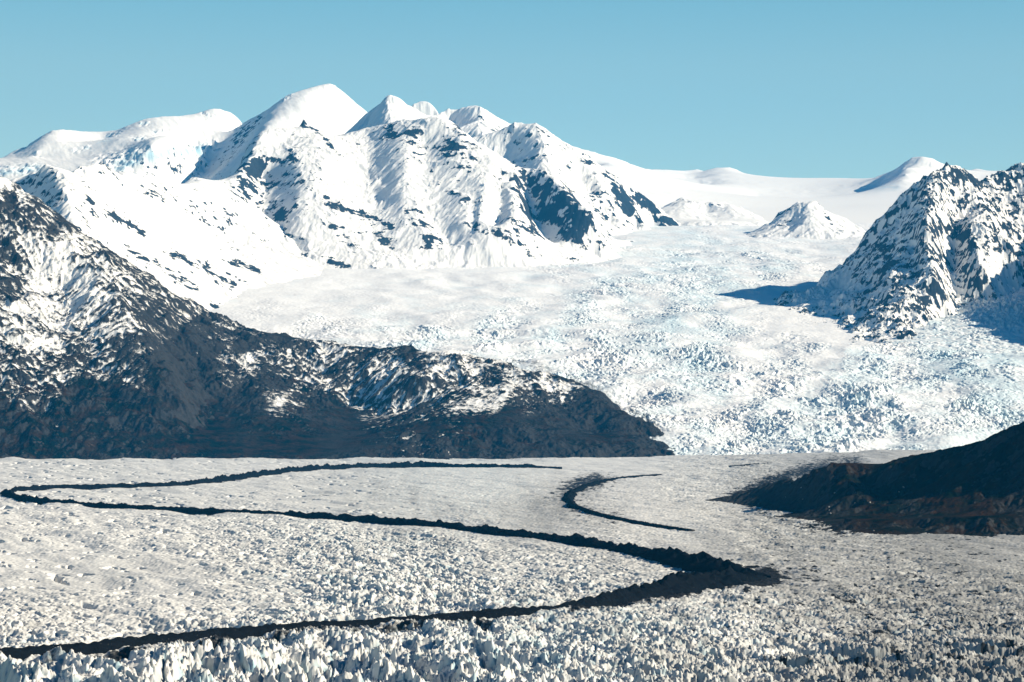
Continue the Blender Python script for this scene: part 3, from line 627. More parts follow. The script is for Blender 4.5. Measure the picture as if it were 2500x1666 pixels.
# ---- far snowfield with low domes
f_crest = [(1100, 300, 37), (1300, 335, 37), (1393, 358, 36.5), (1451, 372, 36), (1470, 378, 36), (1500, 386, 36.2), (1527, 394, 36.5), (1565, 411, 37), (1610, 415, 38), (1661, 417, 38), (1690, 417, 38.3), (1702, 413, 38.3), (1715, 419, 38), (1735, 414, 37.6), (1749, 410, 37.5), (1780, 409, 37.5), (1799, 415, 37.5), (1830, 434, 37.5), (1868, 459, 38), (1887, 466, 38.5), (1983, 465, 39), (2021, 455, 38.5), (2078, 443, 37.5), (2143, 439, 36.7), (2166, 426, 36), (2197, 403, 35.6), (2224, 385, 35.3), (2251, 383, 35.2), (2281, 388, 35.2), (2308, 403, 35.3), (2345, 425, 35.8), (2385, 412, 36), (2420, 420, 36), (2450, 418, 36), (2500, 407, 37), (2600, 400, 37)]
f_lines = [f_crest, [(1480, 420, 33.5), (1560, 445, 33), (1650, 462, 33.5), (1760, 470, 34), (1850, 480, 35), (2000, 485, 35), (2100, 480, 34.5)], [(1560, 480, 30.5), (1650, 500, 30.5), (1750, 505, 31), (1900, 505, 31.5), (2050, 505, 31.5), (2180, 500, 31.5), (2400, 500, 31.5)],
           [(1540, 552, 27.6), (1650, 550, 28.0), (1800, 550, 28.0), (1950, 550, 28.0), (2100, 552, 28.0), (2300, 552, 28.0)], [(1540, 520, 29.0), (1700, 525, 29.3), (2000, 528, 29.3), (2300, 528, 29.3)], [(1540, 600, 25.9), (1700, 600, 25.9), (1900, 600, 25.9), (2100, 600, 25.9), (2300, 600, 25.9)], [(1749, 410, 37.5), (1753, 425, 36.8), (1766, 450, 35.7), (1790, 466, 34.9)], [(1690, 428, 37.7), (1690, 445, 37.0), (1702, 460, 36.0)], [(1466, 378, 36), (1485, 398, 35.4), (1535, 428, 34.4)], [(1440, 388, 36.2), (1450, 410, 35.4)], [(1600, 420, 37.2), (1580, 432, 36.2)], [(1640, 425, 37.2), (1660, 440, 36.0)],
           [(2224, 385, 35.3), (2216, 410, 34.75), (2203, 440, 34.1), (2192, 470, 33.5)], [(2160, 432, 36.0), (2148, 452, 35.4), (2120, 470, 34.9)], [(2300, 430, 34.8), (2290, 465, 34)]]
if go('f'):
    terrain('snowfield', 'far smooth snowfield with low rounded white domes on its horizon', f_lines, (0.3, 7.6, 25.6, 41.0), (0.011, 0.018), k=1, back=[(f_crest, 1.2, 0.15), (f_crest, 3, 0.6)], lam=0.005, ero=dict(wl=0.5, amp=0.010, octs=3, gain=0.5, slope0=0.2, slope1=0.8), rough=(0.014, 0.8),
            attrs=rock_attrs([([(2160, 428), (2170, 432)], 4, .5)], -0.7, 0.95, 0.3, 6, [([(2140, 460), (2190, 455)], 8, .4)]), mat=M_SR, seed=6, cat='snowfield', cutfn=lambda X, Y: X * 0 - 9)
# ---- nunataks
n1 = [(1622, 512, 29.3), (1640, 500, 29.3), (1650, 488, 29.3), (1662, 482, 29.3), (1675, 483, 29.3), (1690, 492, 29.3), (1720, 498, 29.3), (1750, 494, 29.2), (1774, 494, 29.2), (1792, 502, 29.1), (1830, 518, 29), (1865, 535, 28.8)]
n1l = [n1, [(1662, 482, 29.3), (1680, 515, 28.7), (1690, 535, 28.3)], [(1774, 494, 29.2), (1785, 525, 28.6), (1790, 540, 28.2)], [(1730, 520, 28.9), (1735, 540, 28.3)], [(1610, 528, 28.5), (1680, 548, 27.8), (1800, 550, 27.8), (1880, 545, 28.2)]]
n2 = [(1855, 562, 26.9), (1885, 543, 26.9), (1900, 521, 26.9), (1920, 512, 26.9), (1935, 500, 26.9), (1950, 496, 26.9), (1965, 500, 26.9), (1978, 493, 26.8), (1992, 494, 26.8), (2005, 504, 26.8), (2020, 520, 26.8), (2035, 524, 26.8), (2055, 530, 26.8), (2078, 543, 26.7), (2095, 552, 26.7), (2118, 570, 26.6)]
n2l = [n2, [(1987, 493, 26.8), (1982, 530, 26.45), (1972, 568, 26.15)], [(1935, 530, 26.65), (1920, 560, 26.4)], [(2040, 545, 26.55), (2050, 565, 26.3)], [(1860, 572, 26.35), (1960, 576, 26.1), (2040, 578, 26.1), (2118, 576, 26.3)]]
n1S = [([(1640, 500), (1662, 488), (1690, 496)], 7, .8), ([(1700, 498), (1760, 500)], 5, .6), ([(1825, 518), (1850, 530)], 5, .5)]
n2S = [([(1900, 525), (1945, 503)], 7, .7), ([(1905, 550), (1935, 530)], 9, .45), ([(2012, 515), (2030, 545)], 7, .7), ([(2050, 540), (2060, 560)], 7, .5)]
if go('n'):
    terrain('mountain', 'low rocky snow hump with a dark jagged top standing in the far snowfield', n1l, (1.35, 2.7, 27.4, 30.4), (0.007, 0.009), back=[(n1, 0.5, 0.28)], floor=lambda x, y: 1.6, ero=dict(wl=0.18, amp=0.006, octs=3, gain=0.5), rough=(0.016, 0.22), attrs=rock_attrs(n1S, -0.25, 0.95, 0.4, 7), mat=M_SR, seed=7, step=8)
    terrain('mountain', 'small isolated snow pyramid casting a blue shadow on the far snowfield', n2l, (2.2, 3.6, 25.6, 28.2), (0.0062, 0.008), back=[(n2, 0.4, 0.25)], floor=lambda x, y: 1.45, ero=dict(wl=0.14, amp=0.006, octs=3, gain=0.5), rough=(0.018, 0.22), attrs=rock_attrs(n2S, -0.2, 0.95, 0.4, 8), mat=M_SR, seed=8, step=8)
# ---- right rock mountain
h_crest = [(1900, 735, 20.0), (1950, 712, 20.3), (2021, 675, 20.5), (2060, 645, 20.5), (2080, 630, 20.55), (2090, 600, 20.6), (2097, 592, 20.6), (2128, 562, 20.6), (2155, 526, 20.6), (2212, 472, 20.6), (2270, 430, 20.6), (2300, 412, 20.6), (2312, 407, 20.6), (2327, 413, 20.65), (2340, 410, 20.7), (2352, 412, 20.75), (2365, 426, 20.85), (2396, 436, 21.1), (2407, 430, 21.2), (2461, 415, 21.3), (2500, 413, 21.4), (2600, 370, 21.6), (2750, 320, 21.8), (2950, 380, 21.8), (3150, 480, 21.8)]
h_lines = [h_crest, [(2312, 407, 20.6), (2285, 470, 20.1), (2262, 530, 19.7), (2251, 575, 19.4), (2268, 625, 19.1), (2289, 683, 18.8), (2308, 740, 18.75)], [(2155, 526, 20.6), (2140, 600, 20.2), (2130, 680, 19.6), (2110, 760, 18.9)], [(2212, 520, 20.3), (2190, 620, 19.6), (2180, 720, 18.7), (2185, 790, 18.0)], [(2235, 600, 19.6), (2235, 700, 18.8), (2230, 780, 18.2)],
           [(2365, 426, 20.85), (2390, 480, 20.5), (2411, 514, 20.2), (2450, 583, 19.8), (2475, 612, 19.75)], [(2330, 470, 20.5), (2335, 560, 20.1), (2330, 660, 19.6), (2335, 740, 19.2)], [(2355, 540, 20.0), (2375, 590, 19.6), (2395, 650, 19.4), (2407, 721, 19.3)], [(2440, 480, 21.1), (2450, 540, 20.6), (2490, 590, 20.3), (2440, 660, 19.9)],
           [(2500, 480, 21.1), (2530, 560, 20.6), (2560, 640, 20.2)], [(1960, 745, 19.6), (2052, 757, 19.2), (2075, 790, 18.6), (2100, 815, 18.05), (2136, 836, 17.55), (2197, 838, 17.5), (2251, 810, 18.0), (2319, 765, 18.9), (2407, 730, 19.25), (2500, 690, 19.7), (2650, 680, 19.9)], [(2050, 700, 20.1), (2060, 720, 19.8)], [(2800, 420, 20.4), (2800, 500, 18.9), (2800, 570, 17.9), (2820, 650, 17.2), (2830, 800, 16.7)], [(3000, 500, 18.5), (3000, 600, 17.2)]]  # last two lines: unseen spur, added to cast shade on the side ice
h_S = [([(2312, 412), (2350, 418), (2380, 440)], 16, .35), ([(2155, 660), (2180, 640), (2160, 620)], 20, .3), ([(2230, 700), (2260, 720), (2245, 760)], 24, .3), ([(2100, 600), (2115, 590)], 8, .5), ([(2330, 560), (2370, 580)], 14, .4), ([(2440, 430), (2500, 425)], 18, .35), ([(2130, 815), (2190, 825), (2230, 810)], 10, .35), ([(2380, 690), (2400, 720)], 14, .35), ([(2420, 640), (2460, 700)], 30, -.45), ([(2020, 700), (2050, 720), (1960, 725), (2060, 690)], 24, -.8), ([(2300, 480), (2310, 540)], 14, -.15), ([(2310, 750), (2300, 765)], 12, -.5), ([(2070, 760), (2085, 785)], 12, -.3)]
if go('h'):
    terrain('mountain', 'steep dark rock mountain dusted with snow beside the icefall', h_lines, (1.75, 6.0, 16.5, 23.2), (0.0050, 0.0068), extra=[((q - 1250) / F * D, D, float(gz(np.array([(q - 1250) / F * D]), np.array([D]))[0]) - 0.12) for q in (2300, 2380, 2460, 2540, 2620) for D in (16.9, 17.4, 17.9, 18.3)] + [((q - 1250) / F * 18.8, 18.8, 0.70) for q in (2440, 2520, 2600)], back=[(h_crest, 0.7, 0.5), (h_crest, 1.5, 1.1)], floor=lambda x, y: 0.1 if y < 19 else 0.6, ero=dict(wl=0.20, amp=0.013, octs=5, gain=0.62), rough=(0.055, 0.26), attrs=rock_attrs(h_S, 0.20, 1.0, 0.85, 9, sc=0.11), mat=M_SR, seed=9)
# ---- tributary ice beside it
j_lines = [[(2235, 828, 17.6), (2290, 790, 18.3), (2340, 765, 18.9), (2410, 735, 19.3), (2500, 700, 19.7), (2640, 660, 20.2)], [(2250, 842, 17.3), (2330, 846, 17.25), (2420, 848, 17.2), (2500, 850, 17.15), (2650, 852, 17.1)], [(2400, 775, 18.5), (2440, 745, 18.95), (2500, 725, 19.2)], [(2350, 815, 17.8), (2430, 800, 18.0), (2500, 790, 18.1), (2640, 770, 18.3)]]
def j_attrs(X, Y, Z, s, px, py, gx, gy):
    return {'dirt_shade': X * 0 - .05 + 0.08 * fbm(X / 0.06, Y / 0.06, 3, 501), 'ice': np.clip(0.25 + 0.3 * fbm(X / 0.08, Y / 0.08, 3, 502), 0, .7), 'debris': X * 0}
def j_post(X, Y, Z):
    za, ca, ha, ra = seracs(X, Y, 0.05, 511, 0.5, -1.0, 1.8); zb, cb, hb, rb = seracs(X, Y, 0.022, 521, 0.5, -1.0, 1.6)
    px, py = proj(X, Y, Z)
    a = np.exp(-(((px - 2460) / 120) ** 2 + ((py - 755) / 40) ** 2)) * 0.035 + 0.008
    return Z + a * (1.2 * (za - 0.4) + 0.5 * (zb - 0.4)) * (1 + 0.6 * fbm(X / 0.3, Y / 0.3, 3, 530))
if go('j'):
    terrain('icefall', 'broken side icefall joining below the steep rock mountain', j_lines, (2.3, 4.3, 16.9, 20.6), (0.006, 0.008), k=1, lam=0.02, rough=None, attrs=j_attrs, post=j_post, mat=M_ICE, seed=10, cat='icefall', cut=0.03)
# ---- left dark slope
a_crest = [(-500, 250, 17.6), (-250, 330, 17.2), (-100, 395, 16.9), (0, 437, 16.7), (46, 463, 16.6), (134, 520, 16.4), (184, 556, 16.3), (237, 603, 16.15), (337, 651, 15.95), (398, 695, 15.85), (505, 755, 15.75), (574, 790, 15.7), (643, 813, 15.7), (720, 826, 15.6), (804, 834, 15.5), (857, 843, 15.4), (896, 848, 15.3), (953, 851, 15.25), (1003, 846, 15.2), (1045, 862, 15.1), (1091, 855, 15.0), (1125, 859, 15.0), (1183, 872, 14.9), (1252, 886, 14.8), (1298, 909, 14.75), (1336, 913, 14.7), (1412, 936, 14.6), (1447, 962, 14.5), (1489, 978, 14.4), (1527, 1016, 14.1), (1588, 1030, 13.75), (1600, 1073, 13.5)]
a_lines = [a_crest, [(-300, 1124, 13.0), (0, 1124, 13.0), (300, 1124, 13.0), (600, 1126, 12.98), (900, 1126, 12.98), (1200, 1122, 13.02), (1400, 1120, 13.05), (1542, 1119, 13.1), (1600, 1100, 13.25)],
           [(10, 468, 16.3), (40, 472, 16.25), (80, 495, 16.1), (150, 560, 15.9), (200, 625, 15.65), (260, 700, 15.25), (330, 790, 14.75), (400, 880, 14.25), (450, 980, 13.75)], [(-100, 600, 15.6), (-20, 700, 15.1), (30, 800, 14.55), (60, 900, 14.05), (90, 1000, 13.6)], [(150, 700, 15.45), (190, 800, 14.8), (230, 880, 14.3), (260, 980, 13.75), (280, 1060, 13.35)],
           [(480, 780, 15.5), (560, 840, 15.2), (600, 880, 15.0), (640, 950, 14.5), (620, 1020, 13.9), (600, 1080, 13.4)], [(800, 860, 15.3), (790, 900, 15.1), (830, 950, 14.8), (880, 990, 14.6), (860, 1050, 13.9), (820, 1100, 13.2)], [(1003, 846, 15.2), (990, 890, 14.8), (1020, 920, 14.5)], [(1183, 872, 14.9), (1200, 920, 14.5), (1290, 990, 14.0), (1340, 1040, 13.6), (1400, 1090, 13.2)],
           [(1020, 985, 14.5), (1000, 1010, 14.2)], [(1110, 940, 14.5), (1080, 1000, 13.9), (1020, 1060, 13.4)], [(1330, 930, 14.5), (1400, 1000, 14.05), (1450, 1060, 13.6)], [(700, 960, 14.5), (740, 1040, 13.8)], [(380, 820, 14.9), (500, 960, 14.4), (470, 1040, 13.7)], [(880, 1095, 13.2), (1100, 1090, 13.2), (1300, 1080, 13.3)]]
a_snow = [(-50, 450, 0.9), (0, 450, 0.95), (60, 478, 0.8), (30, 490, 0.05), (70, 505, 0.3), (130, 560, 0.15), (100, 540, 0.45), (60, 600, 0.55), (10, 620, 0.25), (0, 560, 0.3), (160, 610, 0.55), (100, 650, 0.9), (20, 700, 0.25), (210, 610, 0.5), (250, 640, 0.45), (200, 700, 0.8), (300, 680, 0.5), (330, 720, 0.42), (420, 740, 0.38), (50, 760, 0.75), (100, 830, 0.75), (150, 780, 0.7), (220, 820, 0.7), (250, 850, 0.6), (150, 900, 0.35), (30, 880, 0.55), (180, 880, 0.3), (60, 840, 0.5),
          (300, 860, 0.15), (300, 780, 0.42), (400, 800, 0.25), (450, 830, 0.15), (600, 850, 0.07), (480, 870, 0.05), (550, 800, 0.3), (680, 860, 0.31), (610, 875, 0.5), (700, 870, 0.45), (760, 850, 0.31), (690, 830, 0.09), (770, 870, 0.59), (850, 850, 0.59), (700, 930, 0.3), (690, 960, 0.31), (640, 930, 0.18), (560, 900, 0.28), (900, 890, 0.54), (870, 860, 0.4), (880, 878, 0.14), (1000, 858, 0.14), (970, 910, 0.62), (930, 880, 0.5), (1060, 880, 0.56), (1030, 900, 0.28), (1100, 865, 0.62), (1020, 960, 0.34), (990, 950, 0.45), (1150, 890, 0.56), (1170, 870, 0.45),
          (1250, 920, 0.46), (1240, 950, 0.4), (1210, 980, 0.36), (1300, 940, 0.28), (1240, 1010, 0.07), (1310, 965, 0.4), (1120, 960, 0.38), (1060, 1010, 0.29), (1330, 940, 0.54), (1350, 970, 0.45), (850, 940, 0.4), (800, 920, 0.36), (600, 980, 0.01), (500, 960, 0.02), (310, 930, 0.3), (300, 960, 0.03), (0, 960, 0.2), (800, 1000, 0.01), (1350, 1010, 0.04), (0, 1040, 0.0), (200, 960, 0.03), (400, 1040, 0.0), (800, 1080, 0.0), (1200, 1060, 0.0), (1500, 1050, 0.0), (1450, 990, 0.07), (1560, 1035, 0.04), (420, 900, 0.03)]
def a_attrs(X, Y, Z, s, px, py, gx, gy):
    px = px.astype(f4); py = py.astype(f4)
    sn = idw(px, py, a_snow, p=3.2, eps=12)
    n = fbm(X / 0.034 + Z * 2, (Y - X * 0.3) / 0.045, 5, 600, 0.75)
    q = 4; Zb = np.pad(Z, q, mode='edge'); bl = (Zb[2 * q:, q:-q] + Zb[:-2 * q, q:-q] + Zb[q:-q, 2 * q:] + Zb[q:-q, :-2 * q]) / 4
    cv = np.clip((Z - bl) / (q * (X[0, 1] - X[0, 0])), -0.2, 0.2)
    n2 = fbm((X * 0.53 + Y * 0.85) / 0.028, (X * 0.85 - Y * 0.53) / 0.22, 4, 610, 0.62)
    snow = (sn + 0.01) * sst(1060, 990, py) - 0.06 * sst(990, 1080, py) + (0.26 * n - 1.3 * cv + 0.36 * fbm(X / 0.26, Y / 0.26, 4, 640) - 0.35 * np.clip(s - 0.55, -0.1, 0.3) * sst(760, 860, py) + 0.05) * sst(0.05, .35, sn) + 0.14 * n2 * sst(0.05, .3, sn) - 0.12 * (s - 0.7) * sst(0, .4, sn)
    snow = snow + strokes(px, py, [([(1330, 910), (1325, 930), (1345, 955)], 9, .5), ([(1370, 965), (1375, 985)], 5, .6), ([(1210, 990), (1250, 945), (1260, 925)], 5, .35), ([(310, 928), (316, 930)], 5, .7), ([(605, 868), (612, 872)], 7, .6), ([(680, 985), (720, 945)], 9, .35)])
    rock = (s - 0.75) * 0.9 + 0.38 + 0.5 * fbm(X / 0.12, Y / 0.12, 5, 620, 0.6) + 0.5 * idw(px, py, [(0, 480, 1), (200, 600, .8), (400, 760, .7), (600, 820, .6), (700, 900, .5), (1000, 900, .5), (1300, 940, .6), (1450, 1000, .8), (1540, 1060, 1), (1350, 1090, .9), (1000, 1110, .3), (300, 1000, -.2), (600, 1050, -.2), (900, 1030, -.2), (1200, 1020, -.1), (100, 1050, -.2)], p=3)
    sc = np.clip(idw(px, py, [(450, 800, .8), (520, 860, .9), (620, 870, .8), (560, 900, .5), (380, 860, .5), (300, 800, .4), (660, 980, .8), (650, 940, .5), (1400, 980, .7), (1430, 1010, .6), (1350, 1010, .4), (1000, 1108, .8), (1200, 1108, .7), (1300, 1090, .7), (850, 1112, .7), (700, 1060, 0), (300, 960, .1), (100, 1000, 0), (1000, 1040, .1), (1150, 1040, 0), (1500, 1060, .2), (800, 900, .2), (200, 700, .3), (500, 1050, 0)], p=3.5) * (0.8 + 0.8 * fbm(X / 0.2, Y / 0.2, 4, 630)), 0, 1)
    return {'snow': snow, 'rock': rock, 'scree': sc}
if go('a'):
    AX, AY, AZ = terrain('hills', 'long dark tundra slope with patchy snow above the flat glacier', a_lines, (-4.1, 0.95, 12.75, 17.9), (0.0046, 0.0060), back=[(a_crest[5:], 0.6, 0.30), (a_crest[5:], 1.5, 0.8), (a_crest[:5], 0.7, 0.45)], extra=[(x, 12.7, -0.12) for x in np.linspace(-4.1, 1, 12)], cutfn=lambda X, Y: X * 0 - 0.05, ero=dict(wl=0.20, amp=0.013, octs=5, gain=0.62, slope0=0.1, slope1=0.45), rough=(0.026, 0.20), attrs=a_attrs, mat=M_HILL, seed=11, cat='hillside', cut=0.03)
# ---- right dark knoll
i_crest = [(1812, 1216, 8.1), (1875, 1190, 8.0), (1950, 1160, 7.6), (2005, 1142, 7.2), (2040, 1138, 7.15), (2080, 1149, 7.1), (2110, 1153, 7.1), (2145, 1138, 7.05), (2180, 1129, 7.0), (2250, 1121, 6.95), (2330, 1106, 6.9), (2393, 1092, 6.88), (2405, 1074, 6.86), (2430, 1062, 6.84), (2460, 1050, 6.82), (2500, 1044, 6.8), (2570, 1042, 6.8), (2640, 960, 6.8), (2760, 820, 6.8), (2900, 720, 6.8), (3150, 700, 6.8)]  # unseen right end raised to cast shade over the visible knoll
i_lines = [i_crest, [(1806, 1220, 8.0), (1850, 1247, 7.25), (1980, 1287, 6.35), (2080, 1301, 6.10), (2300, 1306, 6.02), (2500, 1310, 5.95), (2700, 1312, 5.9), (3100, 1316, 5.85)],
           [(2005, 1136, 7.2), (2050, 1165, 7.05), (2090, 1200, 6.85), (2130, 1228, 6.7), (2200, 1240, 6.6), (2235, 1255, 6.45), (2245, 1285, 6.15)], [(1900, 1215, 7.6), (1960, 1235, 7.1), (2010, 1240, 6.9), (2030, 1265, 6.6), (2025, 1290, 6.35)], [(2110, 1160, 7.05), (2140, 1195, 6.95), (2150, 1240, 6.7), (2140, 1270, 6.45)],
           [(2395, 1090, 6.88), (2360, 1150, 6.75), (2350, 1210, 6.55), (2380, 1260, 6.3)], [(2460, 1050, 6.82), (2480, 1150, 6.6), (2490, 1230, 6.35), (2500, 1290, 6.03)], [(2270, 1150, 6.9), (2280, 1200, 6.7), (2290, 1260, 6.35)], [(2060, 1268, 6.32), (2140, 1272, 6.22), (2220, 1270, 6.18), (2300, 1266, 6.15), (2400, 1262, 6.1), (2500, 1262, 6.08), (2700, 1262, 6.05)], [(2900, 720, 6.8), (2850, 950, 6.5), (2820, 1150, 6.2)]]
def i_attrs(X, Y, Z, s, px, py, gx, gy):
    px = px.astype(f4); py = py.astype(f4)
    rock = (s - 0.6) * 0.7 + 0.25 + 0.5 * fbm(X / 0.06, Y / 0.06, 5, 720, 0.6) + idw(px, py, [(1830, 1215, .5), (1900, 1230, .5), (1960, 1260, .3), (2000, 1150, 0), (2100, 1200, -.2), (2300, 1200, -.3), (2240, 1270, .2), (2480, 1250, .3), (2400, 1100, 0)], p=3)
    sc = np.clip(idw(px, py, [(1830, 1215, .6), (1900, 1205, .5), (2030, 1250, .6), (2010, 1260, .5), (2100, 1150, .25), (2240, 1272, .3), (2300, 1200, 0), (2400, 1150, 0), (2490, 1230, .5), (2450, 1250, .0), (2150, 1280, .05), (2030, 1180, .1)], p=4) * (0.7 + 0.9 * fbm(X / 0.05, Y / 0.05, 4, 730)), 0, 1)
    return {'snow': X * 0 - 1, 'rock': rock, 'scree': sc}
if go('i'):
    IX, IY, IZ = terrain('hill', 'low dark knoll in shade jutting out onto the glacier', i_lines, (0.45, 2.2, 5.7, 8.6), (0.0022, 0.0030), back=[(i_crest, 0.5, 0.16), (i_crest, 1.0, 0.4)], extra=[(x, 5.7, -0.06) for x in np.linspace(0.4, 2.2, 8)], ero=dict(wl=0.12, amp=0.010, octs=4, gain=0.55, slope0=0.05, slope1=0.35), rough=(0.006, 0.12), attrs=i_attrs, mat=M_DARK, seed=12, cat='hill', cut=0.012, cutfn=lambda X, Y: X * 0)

if go('g'):
    build_glacier(); print('glacier', round(time.time() - T0, 1))
if go('ice'):
    build_icefall(); print('icefall', round(time.time() - T0, 1))
if go('g'):
    moraine('moraine', MAIN, 'long dark rubble ridge sweeping across the ice in a hairpin loop', 0.62)
    moraine('moraine', BACK, 'broad black rubble ridge crossing the nearest crevassed ice', 0.55)
    moraine('moraine', SMALL, 'thin dark rubble loop on the ice beside the shaded knoll', 0.30)
    moraine('moraine', TINY, 'short thin dark rubble streak on smooth white ice below the icefall', 0.6)

# ------------------------------------------------------------------ boulders lying on the dark slopes
def boulder(px, py, size, X, Y, Z, label, seed, d0, d1):
    x0, y0 = X[0, 0], Y[0, 0]; dx = X[0, 1] - X[0, 0]; dy = Y[1, 0] - Y[0, 0]
    D = np.linspace(d0, d1, 4000); x, y, z = unproj(px, py, D)
    i = np.clip(((y - y0) / dy).astype(int), 0, Z.shape[0] - 1); j = np.clip(((x - x0) / dx).astype(int), 0, Z.shape[1] - 1)
    k = np.nonzero(z < Z[i, j])[0]
    if not len(k): return
    k = k[0]
    import bmesh
    from mathutils import noise as mn, Vector
    bm = bmesh.new(); bmesh.ops.create_icosphere(bm, subdivisions=3, radius=1.0)
    for v in bm.verts:
        n = mn.noise(v.co * 1.1 + Vector((seed * 7.1, 0, 0))) * 0.45 + mn.noise(v.co * 2.7 + Vector((0, seed * 3.3, 0))) * 0.2
        c = v.co * (1 + n)
        for ax in range(3): c[ax] = max(-0.78, min(0.82, c[ax]))       # broken flat faces
        v.co = Vector((c.x * size * 1.15, c.y * size, c.z * size * 0.85))
    me = bpy.data.meshes.new('boulder'); bm.to_mesh(me); bm.free(); me.materials.append(M_BOULDER)
    o = bpy.data.objects.new('boulder', me); COL.objects.link(o)
    o.location = (x[k] * 1000, y[k] * 1000, Z[i[k], j[k]] * 1000 + size * 0.35); o.rotation_euler = (0.2 * seed, 0.1 * seed, seed * 1.3)
    o['label'] = label; o['category'] = 'boulder'; o['group'] = 'pale boulders on the dark slopes'

def mat_boulder():
    m, nt, b = new_mat('boulder_stone')
    finish(nt, b, mix(nt, noise(nt, 0.5, 5, 0.7), (0.26, 0.25, 0.24), (0.46, 0.44, 0.42)), 0.9, 0.0)
    return m
M_BOULDER = mat_boulder()
if go('i'):
    for n_, (px, py, sz, lab) in enumerate([
        (2038, 1205, 2.6, 'largest pale boulder near the top of the dark knoll below its rounded summit bump'),
        (1956, 1194, 2.0, 'grey boulder on the upper left shoulder of the dark knoll'),
        (1960, 1220, 1.5, 'small boulder on the knoll halfway between its tip and its rubble gully'),
        (2024, 1239, 2.2, 'topmost of three boulders in a row down the rubble gully of the knoll'),
        (2025, 1247, 1.9, 'middle one of three boulders in a row down the rubble gully of the knoll'),
        (2028, 1256, 2.3, 'lowest of three boulders in a row down the rubble gully of the knoll'),
        (2087, 1230, 1.5, 'small lone boulder just right of the rubble gully on the knoll'),
        (2124, 1228, 2.2, 'pale boulder on the brushy crest in the middle of the knoll'),
        (2206, 1192, 2.2, 'upper of two boulders close together on the dark right part of the knoll'),
        (2195, 1203, 2.0, 'lower of two boulders close together on the dark right part of the knoll'),
        (1918, 1215, 1.4, 'small boulder on the grey scree near the pointed tip of the knoll'),
        (2133, 1297, 1.6, 'small boulder at the very foot of the knoll beside the ice')]):
        boulder(px, py, sz, IX, IY, IZ, lab, n_ + 1, 5.75, 8.5)
if go('a'):
    boulder(480, 865, 5.5, AX, AY, AZ, 'big lone pale boulder on the smooth grey scree of the long tundra slope', 21, 12.9, 17.5)

# ------------------------------------------------------------------ light, sky, air
S = bpy.context.scene
SUN_AZ, SUN_EL = 100.0, 29.0           # degrees clockwise from the view direction, above the horizon
az, el = math.radians(SUN_AZ), math.radians(SUN_EL)
sl = bpy.data.lights.new('sun', 'SUN'); sl.energy = 5.0; sl.angle = math.radians(0.53); sl.color = (1.0, 0.885, 0.70)
so = bpy.data.objects.new('sun', sl); COL.objects.link(so)
so.rotation_euler = (math.pi / 2 - el, 0, math.pi - az) if False else (math.radians(90 - SUN_EL), 0, math.radians(180 - SUN_AZ))
so.location = (3000, 0, 4000)

w = bpy.data.worlds.new('World'); S.world = w; w.use_nodes = True
nt = w.node_tree; bg = nt.nodes['Background']
sky = nt.nodes.new('ShaderNodeTexSky'); sky.sky_type = 'NISHITA'; sky.sun_disc = False
sky.sun_elevation = el; sky.sun_rotation = az; sky.altitude = 1500; sky.air_density = 1.0; sky.dust_density = 0.2; sky.ozone_density = 2.0
tc = nt.nodes.new('ShaderNodeTexCoord'); sx = nt.nodes.new('ShaderNodeSeparateXYZ'); nt.links.new(tc.outputs['Generated'], sx.inputs[0])
rmp = nt.nodes.new('ShaderNodeValToRGB'); nt.links.new(sx.outputs['Z'], rmp.inputs[0])     # deep blue zenith, paler horizon
cr = rmp.color_ramp
stops = [(0.02, (1.06, 1.10, 0.93)), (0.08, (1.04, 1.13, 0.93)), (0.115, (1.02, 1.14, 0.92)), (0.14, (0.82, 1.10, 0.93)), (0.22, (0.20, 0.62, 0.76)), (0.5, (0.0, 0.24, 0.44))]
cr.elements[0].position, cr.elements[1].position = stops[0][0], stops[-1][0]
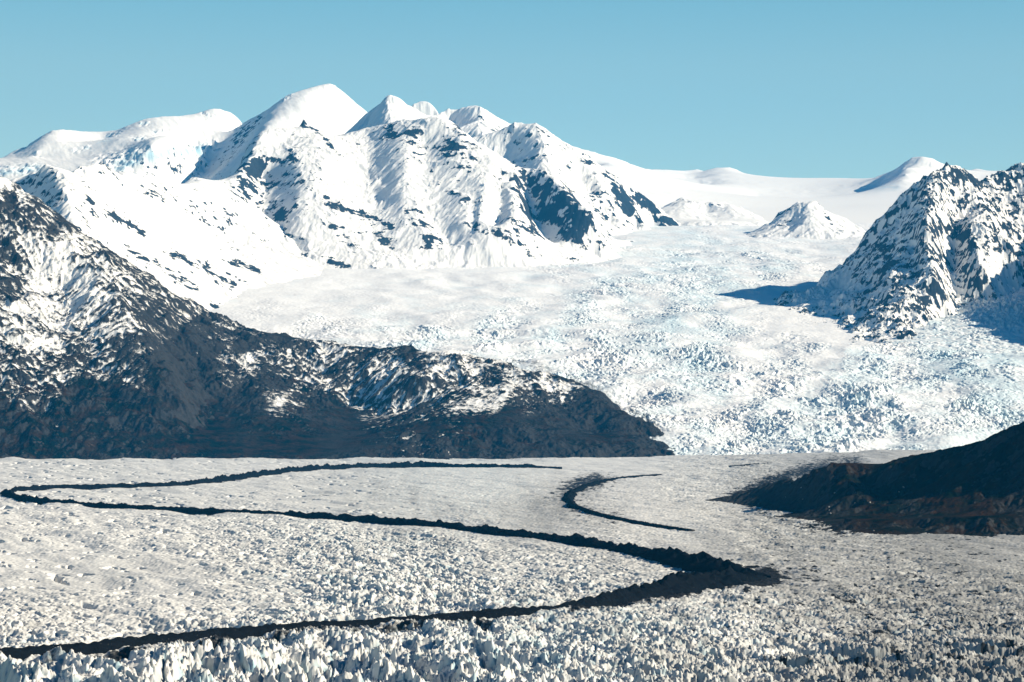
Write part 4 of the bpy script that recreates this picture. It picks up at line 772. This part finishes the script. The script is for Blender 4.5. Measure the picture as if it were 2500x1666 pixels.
cr.elements[0].color, cr.elements[1].color = (*stops[0][1], 1), (*stops[-1][1], 1)
for p_, c_ in stops[1:-1]: cr.elements.new(p_).color = (*c_, 1)
tint = nt.nodes.new('ShaderNodeMix'); tint.data_type = 'RGBA'; tint.blend_type = 'MULTIPLY'; tint.inputs[0].default_value = 1.0
nt.links.new(rmp.outputs[0], tint.inputs[7])
nt.links.new(sky.outputs[0], tint.inputs[6]); nt.links.new(tint.outputs[2], bg.inputs[0]); bg.inputs[1].default_value = 0.083

def haze_box():
    me = bpy.data.meshes.new('haze')
    x0, x1, y0, y1, z0, z1 = -9000, 10000, -200, 43000, -900, 4700
    v = [(x, y, z) for z in (z0, z1) for y in (y0, y1) for x in (x0, x1)]
    me.from_pydata(v, [], [(0, 2, 3, 1), (4, 5, 7, 6), (0, 1, 5, 4), (2, 6, 7, 3), (0, 4, 6, 2), (1, 3, 7, 5)])
    m = bpy.data.materials.new('haze_air'); m.use_nodes = True; n = m.node_tree
    n.nodes.remove(n.nodes['Principled BSDF'])
    vol = n.nodes.new('ShaderNodeVolumePrincipled'); vol.inputs['Color'].default_value = (0.03, 0.43, 0.97, 1)
    vol.inputs['Density'].default_value = 8.5e-6; vol.inputs['Anisotropy'].default_value = 0.0
    n.links.new(vol.outputs[0], n.nodes['Material Output'].inputs['Volume'])
    me.materials.append(m)
    ob = bpy.data.objects.new('haze', me); COL.objects.link(ob); struct(ob, kind='stuff')
haze_box()

# ------------------------------------------------------------------ camera and colour
cam = bpy.data.cameras.new('camera'); cam.sensor_width = 36; cam.lens = F / 2500 * 36; cam.clip_start = 1; cam.clip_end = 120000
co = bpy.data.objects.new('camera', cam); COL.objects.link(co); co.location = (0, 0, CZ * 1000); co.rotation_euler = (math.pi / 2 + PITCH, 0, 0)
S.camera = co
S.view_settings.view_transform = 'Standard'; S.view_settings.look = 'None'; S.view_settings.exposure = 0.60; S.view_settings.gamma = 1.0
S.cycles.max_bounces = 6; S.cycles.diffuse_bounces = 1; S.cycles.volume_bounces = 1
print('done', round(time.time() - T0, 1))
